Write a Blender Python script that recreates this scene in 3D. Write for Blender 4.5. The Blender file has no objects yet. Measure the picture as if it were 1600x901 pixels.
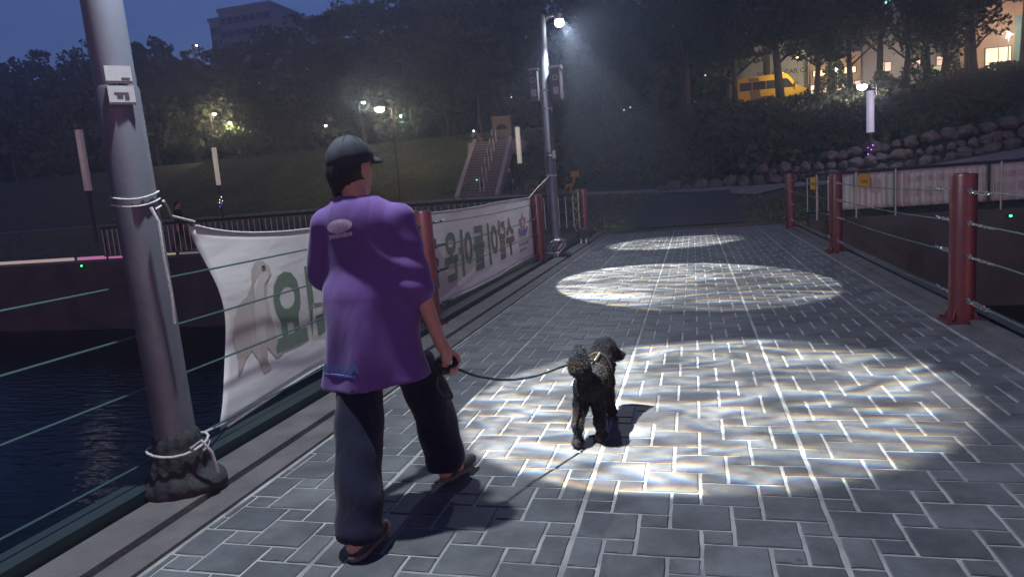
import bpy, bmesh, math, random
import numpy as np
from mathutils import Vector, Matrix, noise as mnoise
from mathutils.bvhtree import BVHTree

random.seed(7)
rng = np.random.default_rng(7)
sc = bpy.context.scene
COL = sc.collection
R = math.radians

# ------------------------------------------------------------------ camera
EYE = 1.43
CAM3 = Matrix(((0.965196, 0.036559, 0.25896), (0.2503, 0.157875, -0.95521), (-0.075805, 0.986782, 0.143229)))
cam = bpy.data.cameras.new('camera')
cam.sensor_width = 36.0
cam.lens = 24.3
cam.clip_start = 0.05
cam.clip_end = 2000
cam_o = bpy.data.objects.new('camera', cam)
COL.objects.link(cam_o)
cam_o.matrix_world = Matrix.Translation((0, 0, EYE)) @ CAM3.to_4x4()
sc.camera = cam_o

# ------------------------------------------------------------------ dusk sky, last trace of sun, exposure
SUN_EL, SUN_ROT = R(4.2), R(150)
world = bpy.data.worlds.new('World')
sc.world = world
world.use_nodes = True
wn = world.node_tree
sky = wn.nodes.new('ShaderNodeTexSky')
sky.sky_type = 'NISHITA'
sky.sun_disc = False
sky.sun_elevation = SUN_EL
sky.sun_rotation = SUN_ROT
sky.ozone_density = 4.5
SKY_STRENGTH = 0.15
wn.nodes['Background'].inputs[1].default_value = SKY_STRENGTH
tint = wn.nodes.new('ShaderNodeMix'); tint.data_type = 'RGBA'; tint.blend_type = 'MULTIPLY'   # more red, less green: pulls the sky towards purple blue
tint.inputs[0].default_value = 1.0; tint.inputs[7].default_value = (1.7, 0.84, 1.05, 1)
wn.links.new(sky.outputs[0], tint.inputs[6])
wn.links.new(tint.outputs[2], wn.nodes['Background'].inputs[0])
sc.view_settings.view_transform = 'Standard'
sc.view_settings.look = 'None'
sc.view_settings.exposure = 0.0
sc.view_settings.gamma = 1.0
sc.cycles.use_denoising = True
sc.cycles.max_bounces = 5
sc.cycles.diffuse_bounces = 3
sc.cycles.volume_bounces = 0
sc.cycles.sample_clamp_indirect = 3.0
sc.render.filter_size = 1.7 if hasattr(sc.render, 'filter_size') else 1.5

# ------------------------------------------------------------------ helpers
def at(px, py, Y):
    """photo pixel (1600 x 901) -> the point at distance Y along the bridge"""
    d = CAM3 @ Vector(((px - 800) / 1080.0, -(py - 450.5) / 1080.0, -1.0))
    p = d * (Y / d.y)
    return Vector((p.x, p.y, p.z + EYE))

def tag(o, label=None, cat=None, group=None, kind=None):
    if label: o['label'] = label
    if cat: o['category'] = cat
    if group: o['group'] = group
    if kind: o['kind'] = kind
    return o

def empty(name, loc=(0, 0, 0), rz=0.0):
    o = bpy.data.objects.new(name, None)
    o.empty_display_size = 0.2
    o.location = loc
    o.rotation_euler = (0, 0, rz)
    COL.objects.link(o)
    return o

def link(name, me, mat=None, parent=None, loc=None):
    o = bpy.data.objects.new(name, me)
    COL.objects.link(o)
    if mat is not None and not me.materials:
        me.materials.append(mat)
    if parent is not None:
        o.parent = parent
    if loc is not None:
        o.location = loc
    return o

def copy_tree(o, parent=None):
    c = o.copy()
    COL.objects.link(c)
    if parent is not None:
        c.parent = parent
    for ch in o.children:
        copy_tree(ch, c)
    return c

def np_mesh(name, v, f, smooth=False):
    """numpy verts and faces (all faces with the same corner count) -> mesh"""
    v = np.asarray(v, np.float32); f = np.asarray(f, np.int32)
    me = bpy.data.meshes.new(name)
    n, k = f.shape
    me.vertices.add(len(v)); me.vertices.foreach_set('co', v.ravel())
    me.loops.add(n * k); me.loops.foreach_set('vertex_index', f.ravel())
    me.polygons.add(n)
    me.polygons.foreach_set('loop_start', np.arange(n, dtype=np.int32) * k)
    me.polygons.foreach_set('loop_total', np.full(n, k, np.int32))
    if smooth:
        me.polygons.foreach_set('use_smooth', np.ones(n, bool))
    me.update(calc_edges=True)
    return me

class MB:
    def __init__(s):
        s.v = []; s.f = []
    def add(s, vs, fs):
        b = len(s.v)
        s.v += [tuple(p) for p in vs]
        s.f += [tuple(b + i for i in f) for f in fs]
        return s
    def box(s, lo, hi):
        x0, y0, z0 = lo; x1, y1, z1 = hi
        return s.add([(x0,y0,z0),(x1,y0,z0),(x1,y1,z0),(x0,y1,z0),(x0,y0,z1),(x1,y0,z1),(x1,y1,z1),(x0,y1,z1)],
                     [(0,3,2,1),(4,5,6,7),(0,1,5,4),(1,2,6,5),(2,3,7,6),(3,0,4,7)])
    def bevbox(s, lo, hi, b):
        """box with chamfered vertical and top edges"""
        x0, y0, z0 = lo; x1, y1, z1 = hi
        def ring(i, z):
            return [(x0+b+i, y0+i, z), (x1-b-i, y0+i, z), (x1-i, y0+b+i, z), (x1-i, y1-b-i, z), (x1-b-i, y1-i, z), (x0+b+i, y1-i, z), (x0+i, y1-b-i, z), (x0+i, y0+b+i, z)]
        return s.rings([ring(0, z0), ring(0, z1-b), ring(b*0.7, z1)])
    def rings(s, rs, caps=True, closed=True):
        n = len(rs[0]); vs = [p for r in rs for p in r]; fs = []
        for i in range(len(rs) - 1):
            for j in range(n if closed else n - 1):
                k = (j + 1) % n
                fs.append((i*n+j, i*n+k, (i+1)*n+k, (i+1)*n+j))
        if caps:
            fs.append(tuple(reversed(range(n)))); fs.append(tuple((len(rs)-1)*n + j for j in range(n)))
        return s.add(vs, fs)
    def lathe(s, prof, c=(0, 0, 0), n=16, caps=True):
        rs = [[(c[0]+r*math.cos(2*math.pi*j/n), c[1]+r*math.sin(2*math.pi*j/n), c[2]+z) for j in range(n)] for r, z in prof]
        return s.rings(rs, caps)
    def tube(s, pts, r, n=8, caps=True, closed=False):
        pts = [Vector(p) for p in pts]; m = len(pts)
        rr = r if isinstance(r, (list, tuple)) else [r] * m
        rs = []; up = None
        for i, p in enumerate(pts):
            if closed: t = pts[(i+1) % m] - pts[i-1]
            else: t = pts[min(i+1, m-1)] - pts[max(i-1, 0)]
            t.normalize()
            if up is None:
                up = Vector((0, 0, 1)) if abs(t.z) < 0.9 else Vector((1, 0, 0))
            a = t.cross(up); a.normalize(); b = t.cross(a)  # b ~ -up
            up = -b
            rs.append([tuple(p + a*(rr[i]*math.cos(2*math.pi*j/n)) + b*(rr[i]*math.sin(2*math.pi*j/n))) for j in range(n)])
        if closed: rs.append(rs[0]); caps = False
        return s.rings(rs, caps)
    def torus(s, c, axis, R0, r, n=24, m=8):
        c = Vector(c); ax = Vector(axis).normalized()
        a = ax.orthogonal().normalized(); b = ax.cross(a)
        return s.tube([c + a*(R0*math.cos(2*math.pi*i/n)) + b*(R0*math.sin(2*math.pi*i/n)) for i in range(n)], r, m, closed=True)
    def quad(s, a, b, c, d):
        return s.add([a, b, c, d], [(0, 1, 2, 3)])
    def mesh(s, name, smooth=False):
        me = bpy.data.meshes.new(name)
        me.from_pydata(s.v, [], s.f)
        bm = bmesh.new(); bm.from_mesh(me)
        bmesh.ops.recalc_face_normals(bm, faces=bm.faces)
        bm.to_mesh(me); bm.free()
        if smooth:
            for p in me.polygons: p.use_smooth = True
            me.set_sharp_from_angle(angle=R(40))
        me.update()
        return me
    def build(s, name, mat, parent=None, smooth=False, loc=None):
        return link(name, s.mesh(name, smooth), mat, parent, loc)

# ------------------------------------------------------------------ materials
def mat(name, col, rough=0.7, col2=None, scale=8.0, bump=0.0, bscale=None, metal=0.0, spec=0.5, detail=4, coords='Object', stretch=None, trans=0.0, rough2=None):
    m = bpy.data.materials.new(name); m.use_nodes = True
    nt = m.node_tree; b = nt.nodes['Principled BSDF']
    b.inputs['Base Color'].default_value = (*col, 1); b.inputs['Roughness'].default_value = rough
    b.inputs['Metallic'].default_value = metal; b.inputs['Specular IOR Level'].default_value = spec
    if col2 is not None or bump or rough2 is not None:
        tc = nt.nodes.new('ShaderNodeTexCoord'); src = tc.outputs[coords]
        if stretch:
            mp = nt.nodes.new('ShaderNodeMapping'); mp.inputs['Scale'].default_value = stretch
            nt.links.new(src, mp.inputs[0]); src = mp.outputs[0]
        nz = nt.nodes.new('ShaderNodeTexNoise'); nz.inputs['Scale'].default_value = scale; nz.inputs['Detail'].default_value = detail
        nz.inputs['Roughness'].default_value = 0.6
        nt.links.new(src, nz.inputs['Vector'])
        if col2 is not None:
            r = nt.nodes.new('ShaderNodeValToRGB')
            r.color_ramp.elements[0].position = 0.34; r.color_ramp.elements[1].position = 0.66
            r.color_ramp.elements[0].color = (*col, 1); r.color_ramp.elements[1].color = (*col2, 1)
            nt.links.new(nz.outputs['Fac'], r.inputs[0]); nt.links.new(r.outputs[0], b.inputs['Base Color'])
        if rough2 is not None:
            mr = nt.nodes.new('ShaderNodeMapRange'); mr.inputs[1].default_value = 0.35; mr.inputs[2].default_value = 0.65
            mr.inputs[3].default_value = rough; mr.inputs[4].default_value = rough2
            nt.links.new(nz.outputs['Fac'], mr.inputs[0]); nt.links.new(mr.outputs[0], b.inputs['Roughness'])
        if bump:
            n2 = nz
            if bscale:
                n2 = nt.nodes.new('ShaderNodeTexNoise'); n2.inputs['Scale'].default_value = bscale; n2.inputs['Detail'].default_value = 3
                nt.links.new(src, n2.inputs['Vector'])
            bp = nt.nodes.new('ShaderNodeBump'); bp.inputs['Strength'].default_value = bump; bp.inputs['Distance'].default_value = 0.02
            nt.links.new(n2.outputs['Fac'], bp.inputs['Height']); nt.links.new(bp.outputs[0], b.inputs['Normal'])
    return m

def emis(name, col, strength):
    m = bpy.data.materials.new(name); m.use_nodes = True
    b = m.node_tree.nodes['Principled BSDF']
    b.inputs['Base Color'].default_value = (0.5, 0.5, 0.5, 1)
    b.inputs['Emission Color'].default_value = (*col, 1); b.inputs['Emission Strength'].default_value = strength
    return m

def cloth(name, c1, c2, crease, rough):
    m = mat(name, c1, rough, c2, 4.0)
    nt = m.node_tree; b = nt.nodes['Principled BSDF']; tc = nt.nodes.new('ShaderNodeTexCoord')
    mp = nt.nodes.new('ShaderNodeMapping'); mp.inputs['Scale'].default_value = (1.3, 1.3, 0.40); mp.inputs['Rotation'].default_value = (0.0, 0.18, 0.0)
    nt.links.new(tc.outputs['Object'], mp.inputs[0])
    n1 = nt.nodes.new('ShaderNodeTexNoise'); n1.inputs['Scale'].default_value = crease; n1.inputs['Detail'].default_value = 2.5; n1.inputs['Distortion'].default_value = 0.35
    n2 = nt.nodes.new('ShaderNodeTexNoise'); n2.inputs['Scale'].default_value = 420; n2.inputs['Detail'].default_value = 1
    nt.links.new(mp.outputs[0], n1.inputs['Vector']); nt.links.new(tc.outputs['Object'], n2.inputs['Vector'])
    b1 = nt.nodes.new('ShaderNodeBump'); b1.inputs['Strength'].default_value = 0.42; b1.inputs['Distance'].default_value = 0.035
    b2 = nt.nodes.new('ShaderNodeBump'); b2.inputs['Strength'].default_value = 0.25; b2.inputs['Distance'].default_value = 0.002
    nt.links.new(n1.outputs['Fac'], b1.inputs['Height']); nt.links.new(n2.outputs['Fac'], b2.inputs['Height'])
    nt.links.new(b1.outputs[0], b2.inputs['Normal']); nt.links.new(b2.outputs[0], b.inputs['Normal'])
    b.inputs['Sheen Weight'].default_value = 0.15; b.inputs['Specular IOR Level'].default_value = 0.25
    return m

M = {}
M['grout'] = mat('joint_mortar', (0.20, 0.20, 0.195), 0.85, (0.42, 0.42, 0.41), 3.5, 0.15, 120, detail=8)
M['paver'] = mat('paver_slate', (0.088, 0.092, 0.098), 0.62, (0.125, 0.128, 0.13), 3.3, 0.22, 160, rough2=0.8, coords='Generated')
# pavers: each its own shade, from a random per object plus broad stains in world space
def paver_material(name, per_island):
    m = bpy.data.materials.new(name); m.use_nodes = True
    nt = m.node_tree; b = nt.nodes['Principled BSDF']
    geo = nt.nodes.new('ShaderNodeNewGeometry')
    n1 = nt.nodes.new('ShaderNodeTexNoise'); n1.inputs['Scale'].default_value = 1.1; n1.inputs['Detail'].default_value = 5
    n2 = nt.nodes.new('ShaderNodeTexNoise'); n2.inputs['Scale'].default_value = 60; n2.inputs['Detail'].default_value = 3
    nt.links.new(geo.outputs['Position'], n1.inputs['Vector']); nt.links.new(geo.outputs['Position'], n2.inputs['Vector'])
    if per_island: rnd = geo.outputs['Random Per Island']
    else: rnd = nt.nodes.new('ShaderNodeObjectInfo').outputs['Random']
    def math_(op, a, bv):
        q = nt.nodes.new('ShaderNodeMath'); q.operation = op
        for i, x in enumerate((a, bv)):
            if isinstance(x, float): q.inputs[i].default_value = x
            else: nt.links.new(x, q.inputs[i])
        return q.outputs[0]
    s = math_('ADD', math_('MULTIPLY', n1.outputs['Fac'], 0.9), math_('MULTIPLY', rnd, 0.28))
    s = math_('ADD', s, math_('MULTIPLY', n2.outputs['Fac'], 0.22))
    r = nt.nodes.new('ShaderNodeValToRGB')
    r.color_ramp.elements[0].position = 0.42; r.color_ramp.elements[0].color = (0.062, 0.067, 0.074, 1)
    r.color_ramp.elements[1].position = 0.98; r.color_ramp.elements[1].color = (0.145, 0.149, 0.154, 1)
    vo = nt.nodes.new('ShaderNodeTexVoronoi'); vo.inputs['Scale'].default_value = 2.3; nt.links.new(geo.outputs['Position'], vo.inputs['Vector'])
    n3 = nt.nodes.new('ShaderNodeTexNoise'); n3.inputs['Scale'].default_value = 3.2; n3.inputs['Detail'].default_value = 6; n3.inputs['Roughness'].default_value = 0.7; nt.links.new(geo.outputs['Position'], n3.inputs['Vector'])
    g1 = nt.nodes.new('ShaderNodeMapRange'); g1.inputs[1].default_value = 0.035; g1.inputs[2].default_value = 0.055; g1.inputs[3].default_value = 0.55; g1.inputs[4].default_value = 1.0; nt.links.new(vo.outputs['Distance'], g1.inputs[0])
    g2 = nt.nodes.new('ShaderNodeMapRange'); g2.inputs[1].default_value = 0.36; g2.inputs[2].default_value = 0.62; g2.inputs[3].default_value = 0.62; g2.inputs[4].default_value = 1.18; nt.links.new(n3.outputs['Fac'], g2.inputs[0])
    wear = math_('MULTIPLY', g1.outputs[0], g2.outputs[0])
    mxw = nt.nodes.new('ShaderNodeMix'); mxw.data_type = 'RGBA'; mxw.blend_type = 'MULTIPLY'; mxw.inputs[0].default_value = 1.0
    nt.links.new(s, r.inputs[0]); nt.links.new(r.outputs[0], mxw.inputs[6]); nt.links.new(wear, mxw.inputs[7]); nt.links.new(mxw.outputs[2], b.inputs['Base Color'])
    mr = nt.nodes.new('ShaderNodeMapRange'); mr.inputs[3].default_value = 0.5; mr.inputs[4].default_value = 0.8
    nt.links.new(n1.outputs['Fac'], mr.inputs[0]); nt.links.new(mr.outputs[0], b.inputs['Roughness'])
    bp = nt.nodes.new('ShaderNodeBump'); bp.inputs['Strength'].default_value = 0.35; bp.inputs['Distance'].default_value = 0.004
    nt.links.new(n2.outputs['Fac'], bp.inputs['Height']); nt.links.new(bp.outputs[0], b.inputs['Normal'])
    return m
M['paver'] = paver_material('paver_slate', False)
M['paver_mass'] = paver_material('paver_slate_mass', True)
M['kerb'] = mat('kerb_concrete', (0.135, 0.125, 0.125), 0.85, (0.085, 0.08, 0.082), 4, 0.3, 70)
M['green_steel'] = mat('dark_green_steel', (0.008, 0.020, 0.024), 0.6, (0.013, 0.027, 0.03), 6)
M['red_steel'] = mat('oxblood_paint', (0.13, 0.026, 0.034), 0.38, (0.09, 0.02, 0.026), 7, 0.08, 40)
M['galv'] = mat('galvanised_steel', (0.42, 0.44, 0.45), 0.35, (0.30, 0.31, 0.32), 20, metal=0.8)
M['cable'] = mat('green_sheathed_cable', (0.040, 0.085, 0.085), 0.5)
M['dark_link'] = mat('dark_turnbuckle_steel', (0.03, 0.032, 0.034), 0.4, metal=0.5)
M['pole_low'] = mat('pole_grey_sleeve', (0.14, 0.145, 0.168), 0.42, (0.10, 0.105, 0.125), 3.5, 0.06, 50, metal=0.2, rough2=0.6)
M['pole_up'] = mat('pole_pale_paint', (0.17, 0.185, 0.225), 0.45, (0.13, 0.145, 0.18), 3, metal=0.1, rough2=0.6)
M['white_plate'] = mat('label_plate', (0.55, 0.56, 0.56), 0.5, (0.45, 0.46, 0.46), 14)
M['print_dark'] = mat('label_print', (0.06, 0.065, 0.08), 0.6)
M['rope'] = mat('white_rope', (0.62, 0.61, 0.58), 0.8, (0.45, 0.44, 0.42), 60, 0.4, 150)
M['black_sheet'] = mat('black_plastic_sheet', (0.024, 0.026, 0.030), 0.78, (0.034, 0.036, 0.041), 5, 0.6, 22)
M['asphalt'] = mat('asphalt', (0.030, 0.031, 0.034), 0.9, (0.045, 0.045, 0.047), 2.2, 0.3, 60)
M['path'] = mat('riverside_paving', (0.24, 0.21, 0.18), 0.9, (0.32, 0.285, 0.245), 1.2, 0.2, 30)
M['stone'] = mat('boulder_granite', (0.19, 0.18, 0.172), 0.85, (0.10, 0.098, 0.098), 2.6, 0.5, 9)
M['concrete'] = mat('stair_concrete', (0.42, 0.40, 0.37), 0.88, (0.32, 0.30, 0.28), 3.0, 0.2, 30)
M['wall'] = mat('bank_wall_concrete', (0.10, 0.095, 0.09), 0.9, (0.06, 0.06, 0.06), 1.2, 0.4, 10)
M['skin'] = mat('skin', (0.50, 0.29, 0.21), 0.5, (0.44, 0.24, 0.18), 12)
M['hair'] = mat('black_hair', (0.008, 0.008, 0.010), 0.35, (0.018, 0.017, 0.018), 60, 0.5, 120, stretch=(6, 6, 1))
M['shirt'] = cloth('purple_jersey', (0.138, 0.070, 0.26), (0.112, 0.057, 0.22), 6.0, 0.85)
M['trouser'] = cloth('navy_cotton', (0.0060, 0.0085, 0.025), (0.0085, 0.0115, 0.033), 7.0, 0.9)
M['cap'] = mat('charcoal_cap', (0.018, 0.022, 0.032), 0.85, (0.026, 0.031, 0.043), 9, 0.3, 260)
M['shoe'] = mat('shoe_upper', (0.03, 0.03, 0.034), 0.6, (0.045, 0.044, 0.047), 14)
M['sole'] = mat('shoe_sole', (0.14, 0.135, 0.13), 0.6, (0.09, 0.088, 0.085), 14)
M['print_lilac'] = mat('lilac_print', (0.55, 0.45, 0.58), 0.7, (0.45, 0.36, 0.5), 40)
M['print_purple'] = mat('purple_print', (0.22, 0.13, 0.36), 0.8)
M['print_teal'] = mat('teal_print', (0.06, 0.15, 0.33), 0.7, (0.075, 0.10, 0.32), 30)
M['dog'] = mat('black_curly_coat', (0.014, 0.0142, 0.017), 0.75, (0.042, 0.042, 0.048), 34, 0.7, 80, spec=0.3)
M['harness'] = mat('pale_harness_web', (0.24, 0.22, 0.14), 0.8)
M['harness_dark'] = mat('black_harness_web', (0.02, 0.02, 0.022), 0.6)
M['red'] = mat('red_tag', (0.35, 0.08, 0.06), 0.5)
M['leash'] = mat('black_leash_web', (0.014, 0.018, 0.022), 0.55)
M['leaf'] = mat('leaf_green', (0.045, 0.075, 0.030), 0.6, (0.085, 0.12, 0.045), 0.5, spec=0.3)
M['leaf_dark'] = mat('wood_foliage', (0.060, 0.082, 0.050), 0.65, (0.105, 0.13, 0.075), 0.22, spec=0.3)
M['shrub'] = mat('shrub_foliage', (0.060, 0.078, 0.050), 0.65, (0.10, 0.12, 0.07), 0.6, spec=0.3)
M['grass'] = mat('grass_blades', (0.08, 0.115, 0.04), 0.7, (0.17, 0.19, 0.075), 0.35)
M['ground'] = mat('bank_turf', (0.055, 0.062, 0.032), 0.95, (0.095, 0.092, 0.05), 0.8, 0.4, 6)
M['bark'] = mat('bark', (0.10, 0.075, 0.055), 0.9, (0.06, 0.048, 0.038), 7, 0.6, 20)
M['black'] = mat('black_rubber', (0.012, 0.012, 0.013), 0.6)
M['van'] = mat('yellow_van_paint', (0.62, 0.36, 0.02), 0.3, (0.58, 0.33, 0.02), 3)
M['van_band'] = mat('brown_van_band', (0.16, 0.11, 0.06), 0.4)
M['glass'] = mat('dark_glass', (0.012, 0.014, 0.018), 0.08)
M['white_panel'] = mat('white_wall_panel', (0.60, 0.60, 0.58), 0.6, (0.52, 0.52, 0.50), 1.5)
M['pink_wall'] = mat('pinkish_render', (0.52, 0.36, 0.26), 0.8, (0.45, 0.31, 0.22), 1.0)
M['teal_panel'] = mat('teal_cladding', (0.16, 0.34, 0.34), 0.5, (0.2, 0.38, 0.37), 1.0)
M['apartment'] = mat('apartment_render', (0.21, 0.22, 0.25), 0.85, (0.17, 0.18, 0.21), 0.15)
M['yellow'] = mat('yellow_paint', (0.50, 0.33, 0.02), 0.45, (0.42, 0.27, 0.02), 8)
M['olive_ring'] = mat('olive_yellow_paint', (0.30, 0.26, 0.05), 0.5, (0.24, 0.20, 0.04), 9)
M['cream'] = mat('cream_sheet', (0.62, 0.63, 0.57), 0.75, (0.57, 0.58, 0.53), 0.8)
M['silver'] = mat('pale_rail_bar', (0.52, 0.51, 0.47), 0.4, metal=0.3)
M['rail_dark'] = mat('dark_handrail', (0.035, 0.035, 0.04), 0.5)
M['navy_shirt'] = mat('dark_walker_shirt', (0.03, 0.032, 0.045), 0.85)
M['led_diffuser'] = emis('lamp_diffuser', (0.95, 0.86, 0.68), 0.22)
M['led_violet'] = emis('lamp_diffuser_violet', (0.55, 0.55, 0.95), 0.30)
M['led_rose'] = emis('lamp_diffuser_rose', (0.85, 0.72, 0.66), 0.03)

# ------------------------------------------------------------------ lamps' shared helpers
WHITE = (0.84, 0.915, 1.0)
WARM = (1.0, 0.78, 0.48)
def lamp_light(name, loc, energy, col, parent=None, radius=0.06, spot=None, aim=None, blend=0.3):
    l = bpy.data.lights.new(name, 'SPOT' if spot else 'POINT')
    l.energy = energy; l.color = col; l.shadow_soft_size = radius
    if spot: l.spot_size = R(spot); l.spot_blend = blend
    o = bpy.data.objects.new(name, l); COL.objects.link(o)
    loc = Vector(loc)
    if spot:
        d = (Vector(aim) - loc).normalized()
        z = -d; x = Vector((1, 0, 0)); x = (x - z * x.dot(z)).normalized(); y = z.cross(x)
        o.matrix_world = Matrix(((x.x, y.x, z.x, loc.x), (x.y, y.y, z.y, loc.y), (x.z, y.z, z.z, loc.z), (0, 0, 0, 1)))
    else:
        o.location = loc
    return o

def ripple_projector(name, loc, aim, energy, spot, seed, blend=0.06, radius=0.02):
    """a projector throwing rippling water light, with the colour fringes of its lens"""
    o = lamp_light(name, loc, energy, (1.0, 0.985, 0.94), radius=radius, spot=spot, aim=aim, blend=blend)
    l = o.data; l.use_nodes = True; nt = l.node_tree
    em = nt.nodes['Emission']
    tc = nt.nodes.new('ShaderNodeTexCoord')
    cmb = nt.nodes.new('ShaderNodeCombineColor')
    for i, off in enumerate((-0.0026, 0.0, 0.0036)):
        mp = nt.nodes.new('ShaderNodeMapping'); mp.inputs['Scale'].default_value = (7, 20, 0.0)
        mp.inputs['Location'].default_value = (seed * 3.1, seed * 1.7 + off * 20, seed)
        nt.links.new(tc.outputs['Normal'], mp.inputs[0])
        n = nt.nodes.new('ShaderNodeTexNoise'); n.inputs['Scale'].default_value = 1.0; n.inputs['Detail'].default_value = 1.6
        n.inputs['Distortion'].default_value = 1.9
        nt.links.new(mp.outputs[0], n.inputs['Vector'])
        r = nt.nodes.new('ShaderNodeValToRGB'); cr = r.color_ramp; cr.interpolation = 'EASE'
        cr.elements[0].position = 0.30; cr.elements[0].color = (0.20, 0.20, 0.20, 1)
        cr.elements[1].position = 0.75; cr.elements[1].color = (0.5, 0.5, 0.5, 1)
        for p, v in ((0.43, 0.28), (0.52, 0.60), (0.59, 1.1), (0.66, 0.55)):
            e = cr.elements.new(p); e.color = (v, v, v, 1)
        nt.links.new(n.outputs['Fac'], r.inputs[0])
        nt.links.new(r.outputs[0], cmb.inputs[i])
    mp = nt.nodes.new('ShaderNodeMapping'); mp.inputs['Location'].default_value = (seed, seed * 2, 0); nt.links.new(tc.outputs['Normal'], mp.inputs[0])
    bn = nt.nodes.new('ShaderNodeTexNoise'); bn.inputs['Scale'].default_value = 5.5; bn.inputs['Detail'].default_value = 1.0; nt.links.new(mp.outputs[0], bn.inputs['Vector'])
    br = nt.nodes.new('ShaderNodeMapRange'); br.inputs[1].default_value = 0.35; br.inputs[2].default_value = 0.65; br.inputs[3].default_value = 0.6; br.inputs[4].default_value = 1.25; nt.links.new(bn.outputs['Fac'], br.inputs[0])
    nt.links.new(br.outputs[0], em.inputs['Strength'])
    nt.links.new(cmb.outputs[0], em.inputs['Color'])
    return o

# ================================================================== THE SETTING
# ---- terrain of the far bank
def e_foot(x):
    return 30.0 if x > 3 else min(48.0, 30.0 + (3 - x) * 1.05)
def sstep(a, b, t):
    t = min(1.0, max(0.0, (t - a) / (b - a))); return t * t * (3 - 2 * t)
UP = 6.5
def terr(x, y):
    e = e_foot(x)
    yy = min(y, e)
    z = float(np.interp(yy, [19, 22, 27, 45], [0.02, 0.30, 0.75, 0.95]))
    if abs(x + 0.2) < 60:
        z += max(0.0, x - 6) * 0.12 * sstep(21, 28, y)
    if y > e:
        top = 62.0
        s = min(1.0, (y - e) / (top - e))
        s = s * 0.75 + 0.25 * s * s * (3 - 2 * s)
        z = z + (max(UP, z) - z) * s
    if y > 76: z += (y - 76) * 0.17
    return z

def drape(name, xs, ys, mat_, dz=0.0, fn=None, parent=None):
    v = []; nx = len(xs)
    for y in ys:
        for x in xs:
            px, py = (fn(x, y) if fn else (x, y))
            v.append((px, py, terr(px, py) + dz + 0.03 * mnoise.noise(Vector((px * 0.7, py * 0.7, 0))) * (1 if dz == 0 else 0)))
    f = [(j*nx+i, j*nx+i+1, (j+1)*nx+i+1, (j+1)*nx+i) for j in range(len(ys)-1) for i in range(nx-1)]
    return link(name, np_mesh(name, v, f, True), mat_, parent)

xs = sorted(set([float(x) for x in np.arange(-200, -60, 5)] + [float(x) for x in np.arange(-60, 40, 1.0)] + [float(x) for x in np.arange(40, 181, 5)]))
ys = [19.0 + 0.75 * i for i in range(60)] + [64 + 3.0 * i for i in range(46)]
tag(drape('riverbank_terrain', xs, ys, M['ground']), kind='structure')
tag(drape('approach_path', [-1.62 + 0.29 * i for i in range(11)], [19.25 + 0.4 * i for i in range(20)], M['asphalt'], 0.035), kind='structure')
tag(drape('riverside_path', [float(x) for x in np.arange(-60, 41, 1.0)], [0.0, 0.25, 0.5, 0.75, 1.0], M['path'], 0.035,
          fn=lambda x, t: (x, e_foot(x) - 6.2 + 4.6 * t if x < 3 else 26.2 + 2.6 * t)), kind='structure')
tag(drape('upper_road', [float(x) for x in np.arange(-120, 61, 4.0)], [63.0, 66.0, 69.0, 72.0], M['asphalt'], 0.03), kind='structure')

# retaining wall of the far bank (both sides of the bridge), and the river
tag(MB().box((-200, 18.55, -3.2), (-3.05, 19.0, 0.06)).build('bank_wall', M['wall']), 'dark concrete embankment wall along the water on the far left bank', 'wall')
tag(MB().box((2.75, 18.55, -3.2), (180, 19.0, 0.06)).build('bank_wall', M['wall']), 'dark concrete embankment wall below the cream sheet on the far right bank', 'wall')
wm = bpy.data.materials.new('river_water'); wm.use_nodes = True
nt = wm.node_tree; b = nt.nodes['Principled BSDF']
b.inputs['Base Color'].default_value = (0.006, 0.012, 0.013, 1); b.inputs['Roughness'].default_value = 0.14; b.inputs['Specular IOR Level'].default_value = 0.08
tcn = nt.nodes.new('ShaderNodeTexCoord'); mpn = nt.nodes.new('ShaderNodeMapping'); mpn.inputs['Scale'].default_value = (1.0, 2.4, 1)
nzn = nt.nodes.new('ShaderNodeTexNoise'); nzn.inputs['Scale'].default_value = 2.2; nzn.inputs['Detail'].default_value = 3
bpn = nt.nodes.new('ShaderNodeBump'); bpn.inputs['Strength'].default_value = 0.5; bpn.inputs['Distance'].default_value = 0.05
nt.links.new(tcn.outputs['Object'], mpn.inputs[0]); nt.links.new(mpn.outputs[0], nzn.inputs['Vector'])
nt.links.new(nzn.outputs['Fac'], bpn.inputs['Height']); nt.links.new(bpn.outputs[0], b.inputs['Normal'])
tag(MB().quad((-204, -84, -2.2), (204, -84, -2.2), (204, 18.7, -2.2), (-204, 18.7, -2.2)).build('river_water', wm), kind='structure')

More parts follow.
